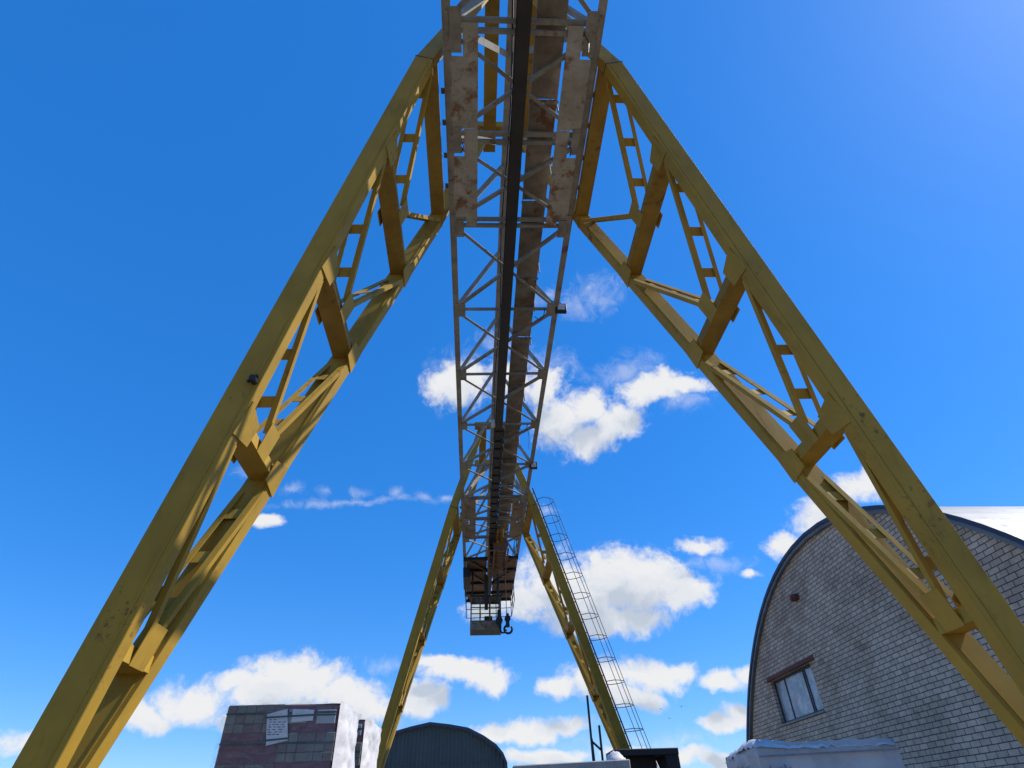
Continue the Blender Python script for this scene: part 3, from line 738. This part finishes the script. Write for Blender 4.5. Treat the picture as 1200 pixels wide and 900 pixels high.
cab = thing('operator_cab', (0.38, 24.8, 7.9), 'small glazed operator cab hanging beneath the far end of the girder', 'crane cab')
cx0, cx1 = at(551, 720, Y=24.2).x, at(587.5, 720, Y=24.2).x
cz0, cz1, cy0, cy1 = at(570, 737.5, Y=24.2).z, at(570, 699, Y=24.2).z, 24.2, 25.1
pz = at(570, 728, Y=24.2).z
b = MB()
b.box(cx0, cx1, cy0, cy0+0.03, cz0, pz); b.box(cx0, cx1, cy1-0.03, cy1, cz0, pz); b.box(cx0, cx0+0.03, cy0+0.031, cy1-0.031, cz0, pz); b.box(cx1-0.03, cx1, cy0+0.031, cy1-0.031, cz0, pz)
b.build('lower_panel', M_rustplate, cab)
b = MB(); b.box(cx0+0.03, cx1-0.03, cy0+0.03, cy1-0.03, cz0, cz0+0.03); b.build('floor_plate', M_dark, cab)
b = MB(); b.box(cx0-0.02, cx1+0.02, cy0-0.02, cy1+0.02, cz1, cz1+0.05); b.build('cab_roof', M_dark, cab)
b = MB()
for x in (cx0+0.03, cx0+0.40, cx0+0.80, cx1-0.03):
    for y in (cy0+0.02, cy1-0.02): b.bar((x, y, pz), (x, y, cz1), 0.05, 0.04, (1,0,0))
for z in (pz+0.02, (pz+cz1)/2+0.06, cz1-0.03):
    for y in (cy0+0.02, cy1-0.02): b.bar((cx0+0.02, y, z), (cx1-0.02, y, z), 0.035, 0.035, (0,1,0))
for x in (cx0+0.02, cx1-0.02):
    for z in (pz+0.02, cz1-0.03): b.bar((x, cy0, z), (x, cy1, z), 0.035, 0.035, (1,0,0))
b.build('window_frame', M_brown, cab)
for y in (cy0+0.02, cy1-0.02):
    b = MB(); b.box(cx0+0.05, cx1-0.05, y-0.003, y+0.003, pz, cz1-0.01); b.build('window_glass', M_clear, cab)
b = MB(); b.bar((cx0+0.75, 24.75, cz0+0.03), (cx0+0.75, 24.75, cz0+0.33), 0.14, 0.14, (1,0,0)); b.box(cx0+0.55, cx0+0.95, 24.55, 24.92, cz0+0.33, cz0+0.40); b.box(cx0+0.58, cx0+0.92, 24.92, 24.98, cz0+0.40, cz0+0.72)
b.build('seat', M_black, cab, bevel=0.02)
for x in (cx0+0.08, cx1-0.12):
    for y in (cy0+0.1, cy1-0.1):
        b = MB(); b.bar((x, y, cz1+0.05), (x, y, HB-0.2), 0.06, 0.06, (1,0,0)); b.build('suspension_bar', M_dark, cab)
b = MB(); b.bar(((cx0+cx1)/2+0.02, 24.12, cz1-0.55), ((cx0+cx1)/2+0.02, 24.12, HB-0.5), 0.14, 0.12, (1,0,0), 0.17, 0.15); b.build('cable_conduit', M_dark, cab)

# crane rails and sleepers on the ground
for y in (YN+0.39+1.4, YF+0.19+1.4):
    b = MB(); b.ibeam((-40, y, 0.004), (40, y, 0.004), 0.09, 0.155, 0.02, (0,1,0))
    tag(b.build('crane_rail', M_rail), 'long steel rail under the %s crane legs' % ('nearer pair of' if y < 10 else 'farther pair of'), 'rail')

# ------------------------------------------------------------------ brick stack pallets on the left
pc = at(401, 823, Y=6.0); pl_ = at(267, 829, Y=6.0)
px0, px1, ptop = pl_.x-0.02, pc.x, pc.z
def crumple(b, x, y0, y1, z0, z1, nx, ny=22, nz=44, amp=0.045, seed=0):
    n0 = len(b.v)
    for j in range(nz+1):
        for i in range(ny+1):
            y = y0+(y1-y0)*i/ny; z = z0+(z1-z0)*j/nz
            e = noise.noise(Vector((y*3+seed, z*2.2, seed)))*amp+noise.noise(Vector((y*10, z*7+seed, 4)))*amp*0.6+abs(noise.noise(Vector((y*17+z*6, z*9+seed, 9))))*amp*0.5
            edge = min(i, ny-i, 2)/2
            b.v.append(Vector((x+nx*(0.012+(e+amp)*edge), y, z+(noise.noise(Vector((y*5, seed, 2)))*0.03 if j == nz else 0))))
    for j in range(nz):
        for i in range(ny):
            a = n0+j*(ny+1)+i; b.f.append((a, a+1, a+ny+2, a+ny+1))
    return b
def brick_pallet(x0, x1, y0, y1, z0, z1, label, seed, with_label=False):
    rnd = random.Random(seed)
    t = thing('brick_pallet', ((x0+x1)/2, (y0+y1)/2, z0), label, 'brick pallet', 'pallets of bricks at the left')
    hb_ = 0.12
    b = MB()
    for k in range(5): b.box(x0+0.02+k*(x1-x0-0.14)/4, x0+0.12+k*(x1-x0-0.14)/4, y0+0.02, y1-0.02, z0+0.10, z0+hb_)
    for yy in (y0+0.02, (y0+y1)/2-0.05, y1-0.12): b.box(x0+0.02, x1-0.02, yy, yy+0.10, z0, z0+0.10)
    b.build('pallet', M_wood, t)
    nl = max(1, round((z1-z0-hb_)/0.215)); lh = (z1-z0-hb_)/nl
    core = MB()
    core.box(x0+0.015, x1-0.03, y0+0.02, y1-0.02, z0+hb_+0.001, z1-0.004)
    core.build('brick_core', M_film_maroon, t, bevel=0.012)
    for L in range(nl):
        za = z0+hb_+L*lh
        n = 4
        wv = (x1-x0-0.04)/n
        topdown = nl-1-L
        for k in range(n):
            xa_ = x0+0.02+k*wv
            kind = (topdown % 3)
            jx, jz = rnd.uniform(-.006,.006), rnd.uniform(-.006,.006)
            solid = (kind == 0 and k < 2) or (kind == 1 and k >= 2) or (kind == 2 and k < 2)
            win = (kind == 0 and k >= 2) or (kind == 2 and k >= 2)
            d = rnd.uniform(0.004, 0.012)
            if solid:
                for (u0, u1) in ((0.0, 0.325), (0.335, 0.66), (0.67, 0.995)):
                    for (w0, w1) in ((0.02, 0.32), (0.335, 0.65), (0.665, 0.98)):
                        q = MB(); dd = d+rnd.uniform(0, 0.009)
                        q.box(xa_+wv*u0+jx, xa_+wv*u1+jx, y0+0.019-dd, y0+0.0195, za+lh*w0, za+lh*w1)
                        BR.append((q, t))
            elif win:
                q = MB(); q.box(xa_+0.05+jx, xa_+wv-0.03+jx, y0+0.019-d, y0+0.0195, za+lh*0.30+jz, za+lh*0.78+jz)
                pf_ = q.build('pale_brick_face', M_pale, t, bevel=0.003)
                q = MB(); q.box(xa_+0.045+jx, xa_+wv-0.025+jx, y0+0.0155-d, y0+0.0185-d, za+lh*0.55, za+lh*0.61); q.build('strap', M_strap, pf_)
        s = MB(); 
        if rnd.random() < 0.85:
            zz = za+lh*(0.62+rnd.uniform(-.06,.04))
            s.bar((x0+0.02, y0+0.0035, zz+rnd.uniform(-.01,.01)), (x1-0.035, y0+0.0035, zz+rnd.uniform(-.01,.01)), 0.003, 0.014, (0,1,0)); s.build('strap', M_strap, t)
    for part, mt in ((0, M_brickpack), (1, M_brickpack2)):
        allb = MB()
        for i_, (q, tt) in enumerate(BR):
            if (random.Random(i_*31+seed).random() < 0.38) != bool(part): continue
            n = len(allb.v); allb.v += q.v; allb.f += [tuple(i+n for i in f) for f in q.f]
        allb.build('brick_face', mt, t, bevel=0.004)
    BR.clear()
    fb = MB(); nx_, nz_ = 22, 22
    for j in range(nz_+1):
        for i in range(nx_+1):
            x = x0-0.004+(x1-x0-0.016)*i/nx_; z = z0+hb_+(z1-z0-hb_-0.001)*j/nz_
            fb.v.append(Vector((x, y0-0.014-0.012*abs(noise.noise(Vector((x*5, z*6, seed)))), z+(0.012*noise.noise(Vector((x*7, seed, 3))) if j == nz_ else 0))))
    for j in range(nz_):
        for i in range(nx_):
            a = j*(nx_+1)+i; fb.f.append((a, a+1, a+nx_+2, a+nx_+1))
    fb.build('shrink_film', M_film, t, smooth=True)
    w = MB(); crumple(w, x1-0.028, y0+0.015, y1-0.01, z0+hb_, z1+0.01, 1, seed=seed)
    # film folded over the top edge
    n0 = len(w.v); nn = 16
    for i in range(nn+1):
        y = y0+0.015+(y1-y0-0.025)*i/nn
        ed = min(1, i/6); zt = z1-0.004+ed*(0.012+0.03*noise.noise(Vector((y*6, seed, 1))))
        w.v += [Vector((x1-0.016, y, zt-0.002)), Vector((x1-0.10, y, zt+0.012*ed)), Vector((x1-0.24+0.04*noise.noise(Vector((y*4, 0, seed))), y, zt-0.006))]
    for i in range(nn):
        for j in range(2):
            a = n0+i*3+j; w.f.append((a, a+3, a+4, a+1))
    ob = w.build('white_wrap', M_whitefilm, t, smooth=True)
    if with_label:
        p0 = at(312, 836, Y=y0); p1 = at(337, 870, Y=y0)
        yy = y0-0.005
        lx0, lx1, lz1, lz0 = p0.x+0.004, p1.x-0.004, p0.z, p1.z
        cs = [at(x, y, Y=yy) for x, y in ((311.5, 874), (337, 867.5), (337, 830.5), (313, 837))]
        s = MB(); s.prism([tuple(c) for c in cs], (0, 0.004, 0))
        lab = s.build('label_sheet', M_paper, t)
        s = MB(); s.prism([(lx1+0.002, yy+0.002, lz1-0.075), (lx1+0.19, yy+0.002, lz1-0.065), (lx1+0.19, yy+0.002, lz1+0.02), (lx1+0.002, yy+0.002, lz1+0.03)], (0, 0.003, 0)); s.build('label_sheet', M_paper, t)
        s = MB(); zz = lz1-0.055
        rr = random.Random(3)
        while zz > lz0+0.055:
            xx = lx0+0.03+rr.uniform(0, 0.015)
            while xx < lx1-0.045:
                l_ = rr.uniform(0.012, 0.035); s.box(xx, xx+l_, yy-0.002, yy-0.0005, zz, zz+0.006); xx += l_+rr.uniform(0.008, 0.025)
                if rr.random() < 0.15: break
            zz -= 0.019
        s.build('printed_lines', M_ink, lab)
        s = MB(); s.bar((lx0-0.004, yy-0.004, lz0+0.015), (lx1+0.004, yy-0.004, lz0+0.03), 0.003, 0.014, (0,1,0)); s.bar((lx0-0.004, yy-0.004, lz1-0.035), (lx1+0.20, yy-0.004, lz1-0.02), 0.003, 0.014, (0,1,0)); s.build('strap', M_strap, lab)
    return t
BR = []
zmid = ptop-1.25
brick_pallet(px0, px1, 6.0, 6.95, zmid, ptop, 'upper shrink wrapped brick pallet with white label sheet on its dark face', 11, True)
brick_pallet(px0-0.02, px1-0.01, 6.02, 6.97, 0.0, zmid-0.004, 'lower brick pallet carrying the labelled pallet on top', 12)
q = at(424, 842, X=px1-0.02); q2 = at(443, 857, X=px1-0.02)
z2 = q.z
brick_pallet(px0+0.05, px1+0.03, q.y+0.02, q.y+1.05, z2-1.2, z2, 'upper brick pallet in white film right behind the labelled pallet', 13)
brick_pallet(px0+0.05, px1+0.02, q.y+0.02, q.y+1.04, 0.0, z2-1.204, 'lower brick pallet under the white filmed pallet in the second row', 14)

# ------------------------------------------------------------------ wrapped pallet of blocks at the right
c0 = at(884, 868, Y=5.6)
tz = c0.z
A = Vector((c0.x, c0.y, 0))
ul = at(849, 885, h=tz-EYE.z)-c0; ul.z = 0; LW = ul.length; ul.normalize()      # left face runs back
ur = Vector((ul.y, -ul.x, 0)).normalized()*0.85+Vector((1, 0, 0))*0.15; ur.normalize()
Bp = A+ul*LW; Dp = A+ur*1.15; Cp = A+ul*LW+ur*1.15
wp = thing('wrapped_block_pallet', (A.x+0.3, A.y+0.4, 0), 'stack of pale grey blocks in wrinkled film below the brick gable', 'block pallet')
b = MB()
for k in range(4):
    p = A.lerp(Bp, k/3.0)*0.96+Dp.lerp(Cp, k/3.0)*0.04; q_ = A.lerp(Bp, k/3.0)*0.04+Dp.lerp(Cp, k/3.0)*0.96
    b.bar((p.x, p.y, 0.12), (q_.x, q_.y, 0.12), 0.12, 0.03, ul)
for k in range(3):
    p = A.lerp(Dp, 0.08+k*0.42); q_ = Bp.lerp(Cp, 0.08+k*0.42); b.bar((p.x, p.y, 0.05), (q_.x, q_.y, 0.05), 0.10, 0.10, ur)
b.build('pallet', M_wood, wp)
b = MB()
def wall(P, Q, z0, z1, nrm, seed, amp=0.022, nu=26, nv=40):
    n0 = len(b.v)
    for j in range(nv+1):
        for i in range(nu+1):
            f = i/nu; z = z0+(z1-z0)*j/nv
            p = P.lerp(Q, f)
            e = noise.noise(Vector((f*6+seed, z*3.0, seed)))*amp+noise.noise(Vector((f*16, z*9+seed, 7)))*amp*0.5
            rows = 0.010*abs(math.sin(z*math.pi/0.25))
            ed = min(1, min(i, nu-i)/2)
            pp = p+nrm*((e+rows)*ed)
            if j == nv: pp = pp-nrm*0.02
            b.v.append(Vector((pp.x, pp.y, z)))
    for j in range(nv):
        for i in range(nu):
            a = n0+j*(nu+1)+i; b.f.append((a, a+1, a+nu+2, a+nu+1))
nl_, nr_ = Vector((-ul.y, ul.x, 0)), Vector((ur.y, -ur.x, 0))
if nl_.dot(A-Dp) < 0: nl_ = -nl_
if nr_.dot(A-Bp) < 0: nr_ = -nr_
wall(A, Bp, 0.14, tz-0.02, nl_, 3); wall(A, Dp, 0.14, tz-0.02, nr_, 9); wall(Dp, Cp, 0.14, tz-0.02, -nl_, 5); wall(Bp, Cp, 0.14, tz-0.02, -nr_, 6)
b.build('block_stack', M_greyfilm, wp, smooth=True)
b = MB(); nu, nv = 30, 20
for j in range(nv+1):
    for i in range(nu+1):
        p = A+ur*(1.15*(i/nu*1.02-0.01))+ul*(LW*(j/nv*1.04-0.02))
        z = tz-0.02+0.025*max(0, noise.noise(Vector((i*0.35, j*0.45, 3))))+0.02*noise.noise(Vector((i*0.9, j*1.1, 8)))+0.05*math.exp(-((i/nu-0.05)**2/0.02+(j/nv-0.35)**2/0.12))
        if i in (0, nu) or j in (0, nv): z -= 0.05
        b.v.append(Vector((p.x, p.y, z)))
for j in range(nv):
    for i in range(nu):
        a = j*(nu+1)+i; b.f.append((a, a+1, a+nu+2, a+nu+1))
b.build('film_top', M_whitefilm, wp, smooth=True)
b = MB(); rr = random.Random(5)
for k in range(9):                                # faded vertical strokes of the print, unreadable in the photo
    f = 0.20+0.06*k; p = A.lerp(Bp, f)+nl_*0.030
    b.bar((p.x, p.y, tz-0.25-rr.uniform(0,.03)), (p.x, p.y, tz-0.13-rr.uniform(0,.03)), 0.014, 0.004, ul)
for k in range(5):
    f = 0.06+0.035*k; p = A.lerp(Dp, f)+nr_*0.034
    b.bar((p.x, p.y, tz-0.30), (p.x, p.y, tz-0.17-rr.uniform(0,.03)), 0.012, 0.004, ur)
b.build('faded_print', M_print, wp)
b = MB(); p, q_ = A+nr_*0.036, Dp+nr_*0.036
b.bar((p.x, p.y, tz-0.115), (q_.x, q_.y, tz-0.10), 0.012, 0.006, (0,0,1)); b.build('strap', M_print, wp)

# ------------------------------------------------------------------ concrete block wall in the middle ground
e0, e1 = at(598, 897, Y=10), at(738, 889.5, Y=10)
cw = thing('concrete_block_stack', ((e0.x+e1.x)/2, 10.4, 0), 'long grey concrete blocks stacked in front of the farther leg', 'concrete blocks')
zt = [0.0, 0.8, 1.6]
for k in range(3):
    za, zb0, zb1 = zt[k], (zt[k+1]-0.01 if k < 2 else e0.z), (zt[k+1]-0.01 if k < 2 else e1.z)
    b = MB(); x0, x1 = e0.x+0.02*k, e1.x-0.015*(2-k)
    b.poly([(x0,10,za),(x1,10,za),(x1,10.8,za),(x0,10.8,za),(x0,10,zb0),(x1,10,zb1),(x1,10.8,zb1),(x0,10.8,zb0)], [(3,2,1,0),(4,5,6,7),(0,1,5,4),(1,2,6,5),(2,3,7,6),(3,0,4,7)])
    b.build('concrete_block', M_conc, cw, bevel=0.012)
lump = at(724, 888.5, Y=10.2)
b = MB(); nu, nv = 14, 8
for j in range(nv+1):
    for i in range(nu):
        a, e = 2*math.pi*i/nu, (j/nv)*math.pi/2
        r = 1+0.25*noise.noise(Vector((math.cos(a)*2, math.sin(a)*2, e*2)))
        b.v.append(Vector((lump.x-0.02+0.15*r*math.cos(e)*math.cos(a), 10.25+0.16*r*math.cos(e)*math.sin(a), e1.z-0.02+0.13*r*math.sin(e))))
for j in range(nv):
    for i in range(nu): b.f.append((j*nu+i, j*nu+(i+1)%nu, (j+1)*nu+(i+1)%nu, (j+1)*nu+i))
tag(b.build('crumpled_film', M_whitefilm, smooth=True), 'crumpled white film lump on the end of the concrete blocks', 'plastic film')

# dark steel lifting frame
f0, f1 = at(719, 878, Y=14), at(795, 879, Y=14)
lf = thing('lifting_frame', ((f0.x+f1.x)/2, 14.5, 0), 'dark oxide steel frame with tapered end bracket beside the concrete blocks', 'steel frame')
tzz = f0.z
b = MB(); b.box(f0.x, f1.x, 14.0, 14.9, tzz-0.10, tzz); b.box(f0.x+0.01, f1.x-0.01, 13.97, 13.999, tzz-0.12, tzz-0.01)
b.build('top_beam', M_blacksteel, lf, bevel=0.006)
b = MB(); b.box(f0.x+0.02, at(768, 890, Y=14.6).x, 14.55, 14.60, 0.5, tzz-0.101); b.build('back_panel', M_blacksteel, lf)
b = MB(); xr = f1.x
b.prism([(xr-0.31, 14.03, tzz-0.101), (xr-0.005, 14.03, tzz-0.101), (xr+0.02, 14.03, 0.0), (xr-0.12, 14.03, 0.0), (xr-0.14, 14.03, tzz-0.55)], (0, 0.03, 0))
b.prism([(xr-0.30, 14.8, tzz-0.101), (xr-0.005, 14.8, tzz-0.101), (xr+0.02, 14.8, 0.0), (xr-0.12, 14.8, 0.0), (xr-0.14, 14.8, tzz-0.55)], (0, 0.03, 0))
b.build('end_bracket', M_blacksteel, lf)
b = MB()
for yy in (14.05, 14.8): b.bar((f0.x+0.1, yy, 0), (f0.x+0.06, yy, tzz-0.101), 0.12, 0.06, (1,0,0))
pm = at(782, 885, Y=14.3)
b.bar((pm.x, 14.3, tzz-0.102), (pm.x+0.22, 14.3, 0.0), 0.035, 0.035, (1,0,0))
b.build('leg', M_blacksteel, lf)

# thin post frame
p0, p1, p2, p3 = at(688, 815, Y=17), at(690.5, 893, Y=17), at(702, 850, Y=17), at(703.5, 891, Y=17)
pf = thing('post_frame', (p0.x, 17, 0), 'thin black steel posts with cross bars in front of the farther right leg', 'post frame')
b = MB(); b.bar((p0.x, 17, 0), (p0.x, 17, p0.z), 0.05, 0.05, (1,0,0)); b.build('post', M_black, pf)
b = MB(); b.bar((p2.x, 17, 0), (p2.x, 17, p2.z), 0.05, 0.05, (1,0,0)); b.build('post', M_black, pf)
a1_, a2_, a3_, a4_ = at(689, 869, Y=17), at(703, 880, Y=17), at(690, 866, Y=17), at(697, 891, Y=17)
b = MB(); b.bar((p0.x, 16.96, a1_.z), (p2.x, 16.96, a2_.z), 0.02, 0.05, (0,1,0)); b.bar((p0.x, 16.93, a3_.z), (a4_.x, 16.93, a4_.z-1.0), 0.02, 0.05, (0,1,0)); b.build('cross_bar', M_black, pf)

# ------------------------------------------------------------------ brick gable building on the right
D = 9.0
apexY = 14.5
def arc(z): return math.sqrt(max(0.0, (146.8-z*z-11.15*z)/1.8))
apexZ = -5.575+math.sqrt(5.575**2+146.8)
far = apexY+arc(2.6)
half = [(far, 0.0)]+[(apexY+arc(z), z) for z in [2.6+0.30*k for k in range(12)]+[6.2, 6.5, 6.8, 7.05, 7.25, 7.42, 7.55, 7.65, 7.72]]+[(apexY, apexZ)]
full = half+[(2*apexY-y, z) for y, z in reversed(half[:-1])]
def arch_z(y):
    y = max(min(y, full[0][0]), full[-1][0])
    for (ya, za), (yb_, zb_) in zip(full, full[1:]):
        if yb_ <= y <= ya and ya-yb_ > 1e-6: return za+(zb_-za)*(ya-y)/(ya-yb_)
    return 0
bld = thing('brick_building', (D+9, apexY, 0), 'grey brick building with arched gable and dusty window at right', 'building')
wy1, wy0 = at(902, 797, X=D).y, at(902, 797, X=D).y-2.6
wz1, wz0 = at(905, 795, X=D).z-0.06, at(920, 848, X=D).z
ys = sorted(set([round(y, 4) for y, z in full[1:-1]]+[wy0, wy1]+[full[-1][0]+0.01, full[0][0]-0.01]+[apexY+(far-apexY)*math.cos(math.pi*k/24) for k in range(1, 24)]))
b = MB()
for ya, yb_ in zip(ys, ys[1:]):
    za, zb_ = [arch_z(apexY+(v-apexY)*1.020)-0.10 for v in (ya, yb_)]
    if za < 0.2 and zb_ < 0.2: continue
    if ya >= wy0-1e-4 and yb_ <= wy1+1e-4:
        b.prism([(D,ya,0),(D,yb_,0),(D,yb_,wz0),(D,ya,wz0)], (0.38,0,0)); b.prism([(D,ya,wz1),(D,yb_,wz1),(D,yb_,zb_),(D,ya,za)], (0.38,0,0))
    else: b.prism([(D,ya,0),(D,yb_,0),(D,yb_,zb_),(D,ya,za)], (0.38,0,0))
b.build('wall', M_brick, bld)
# roof shell of the arch
b = MB(); n = len(full)
def shell(x0, x1, d0, d1):
    n0 = len(b.v)
    for x in (x0, x1):
        for dd in (d0, d1):
            for i, (y, z) in enumerate(full):
                ty, tz_ = full[min(i+1,n-1)][0]-full[max(i-1,0)][0], full[min(i+1,n-1)][1]-full[max(i-1,0)][1]
                l = math.hypot(ty, tz_); ny, nz = -tz_/l, ty/l
                if ny*(y-apexY)+nz*(z-1) < 0: ny, nz = -ny, -nz
                b.v.append(Vector((x, y+ny*dd, max(0, z+nz*dd))))
    def q(a, b_, i): return n0+(a*2+b_)*n+i
    for i in range(n-1):
        b.f.append((q(0,1,i), q(0,1,i+1), q(1,1,i+1), q(1,1,i))); b.f.append((q(0,0,i), q(1,0,i), q(1,0,i+1), q(0,0,i+1)))
        b.f.append((q(0,0,i), q(0,0,i+1), q(0,1,i+1), q(0,1,i))); b.f.append((q(1,0,i), q(1,1,i), q(1,1,i+1), q(1,0,i+1)))
shell(D-0.10, D+24, -0.17, -0.03)
rf = b.build('roof', M_roofgrey, bld)
b = MB(); shell(D-0.13, D-0.103, -0.08, 0.01); b.build('roof_edge', M_roofblue, rf)
# window
b = MB()
for yy in (wy0+0.03, wy1-0.03): b.box(D+0.10, D+0.17, yy-0.03, yy+0.03, wz0, wz1)
for zz in (wz0+0.03, wz1-0.03): b.box(D+0.10, D+0.17, wy0+0.061, wy1-0.061, zz-0.03, zz+0.03)
m1, m2 = at(921, 820, X=D).y, at(935, 785, X=D).y
for yy in (m1, m2, wy0+0.62): b.box(D+0.11, D+0.16, yy-0.02, yy+0.02, wz0+0.061, wz1-0.061)
wf = b.build('window', M_frame, bld)
b = MB(); b.box(D+0.13, D+0.14, wy0+0.05, wy1-0.05, wz0+0.05, wz1-0.05); b.build('pane', M_glass, wf)
b = MB(); b.box(D+0.40, D+0.44, wy0-0.3, wy1+0.3, wz0-0.3, wz1+0.3); b.build('inner_lining', M_black, wf)
b = MB(); b.box(D-0.09, D-0.003, wy0-0.3, wy1+0.16, wz1+0.005, wz1+0.02); b.box(D-0.02, D-0.003, wy0-0.3, wy1+0.16, wz1+0.021, wz1+0.13)
b.build('lintel', M_redrust, bld)
b = MB(); b.box(D-0.05, D+0.10, wy0-0.04, wy1+0.04, wz0-0.05, wz0-0.004); b.build('sill', M_conc, bld)
rb = at(934, 700, X=D)
b = MB(); b.box(D-0.16, D-0.003, rb.y-0.12, rb.y+0.10, rb.z-0.09, rb.z+0.07); b.cyl((D-0.20, rb.y-0.02, rb.z-0.02), (D-0.161, rb.y-0.02, rb.z-0.02), 0.06, 14)
b.build('wall_box', M_redrust, bld, bevel=0.01)
# rest of the building's shell
b = MB(); b.poly([(D+23.9, y, max(0, z-0.03)) for y, z in full], [tuple(range(n))]); b.build('rear_wall', M_brick, bld)

# ------------------------------------------------------------------ corrugated hangar far behind
HY = 60.0
pts = [at(x, y, Y=HY) for x, y in ((504,850),(526,852.5),(548,856.5),(566,866),(580,876),(588,886),(592.5,897))]
ax = pts[0].x
prof2 = [(p.x, p.z) for p in pts]+[(pts[-1].x+0.15, 3.5), (pts[-1].x+0.2, 0)]
leftp = [(2*ax-x, z-0.45*(x-ax)/6.6) for x, z in prof2[1:]]
leftp[-1] = (leftp[-1][0], 0)
outline = list(reversed(leftp))+prof2
han = thing('corrugated_hangar', (ax, HY+12, 0), 'dark teal corrugated metal hangar with rounded gable far behind', 'hangar')
def hz(x):
    for (xa_, za), (xb_, zb_) in zip(outline, outline[1:]):
        if xa_ <= x <= xb_ and xb_-xa_ > 1e-6: return za+(zb_-za)*(x-xa_)/(xb_-xa_)
    return 0
b = MB(); x = outline[1][0]+0.02; i = 0; cols = []
while x < prof2[-2][0]-0.02:
    cols.append((x, HY+(0.0 if i % 4 in (0, 1) else 0.07))); x += 0.085; i += 1
for (xx, yy) in cols: b.v += [Vector((xx, yy, 0)), Vector((xx, yy, hz(xx)-0.02))]
for i in range(len(cols)-1): b.f.append((2*i, 2*i+2, 2*i+3, 2*i+1))
b.build('wall', M_clad, han)
b = MB(); n2 = len(outline)
for yy in (HY-0.35, HY+26):
    for dz in (0.0, 0.22):
        for (x, z) in outline: b.v.append(Vector((ax+(x-ax)*(1+dz*0.09), yy, max(0, z+dz if z > 0.1 else 0))))
def q(a, c, i): return (a*2+c)*n2+i
for i in range(n2-1):
    for fc in ((q(0,1,i), q(0,1,i+1), q(1,1,i+1), q(1,1,i)), (q(0,0,i), q(1,0,i), q(1,0,i+1), q(0,0,i+1)), (q(0,0,i), q(0,0,i+1), q(0,1,i+1), q(0,1,i)), (q(1,0,i), q(1,1,i), q(1,1,i+1), q(1,0,i+1))): b.f.append(fc)
b.build('roof', M_roofblue, han)
b = MB(); b.box(ax-2.4, ax+2.4, HY-0.06, HY-0.01, 0, 4.6); b.build('door', M_clad, han)
b = MB(); zz = hz(ax)-2.9
b.box(outline[2][0]+0.6, prof2[-3][0]-0.5, HY-0.03, HY-0.004, zz, zz+0.05); b.build('seam_strip', M_clad, han)

# ------------------------------------------------------------------ birds
for k, (px, py, yy, lab) in enumerate(((775, 831, 45, 'tiny dark bird leftmost of the three flying above the dark steel frame'), (799, 828, 45, 'tiny dark bird rightmost of the three flying above the dark steel frame'), (785, 842, 50, 'tiny dark bird lowest of the three flying above the dark steel frame'))):
    p = at(px, py, Y=yy)
    b = MB(); sp = 0.16
    b.poly([(p.x, p.y-0.10, p.z), (p.x-0.035, p.y, p.z+0.02), (p.x, p.y+0.13, p.z), (p.x+0.035, p.y, p.z+0.02), (p.x, p.y, p.z-0.035)], [(0,1,4),(1,2,4),(2,3,4),(3,0,4),(0,3,1),(1,3,2)])
    b.poly([(p.x-0.02, p.y-0.05, p.z+0.015), (p.x-0.02, p.y+0.06, p.z+0.015), (p.x-sp, p.y+0.03, p.z+0.07), (p.x-2*sp, p.y+0.07, p.z+0.02), (p.x-sp, p.y-0.03, p.z+0.065)], [(0,1,2,4),(4,2,3)])
    b.poly([(p.x+0.02, p.y-0.05, p.z+0.015), (p.x+0.02, p.y+0.06, p.z+0.015), (p.x+sp, p.y+0.03, p.z+0.07), (p.x+2*sp, p.y+0.07, p.z+0.02), (p.x+sp, p.y-0.03, p.z+0.065)], [(0,1,2,4),(4,2,3)])
    tag(b.build('bird', M_bird, origin=p), lab, 'bird', 'birds over the yard')
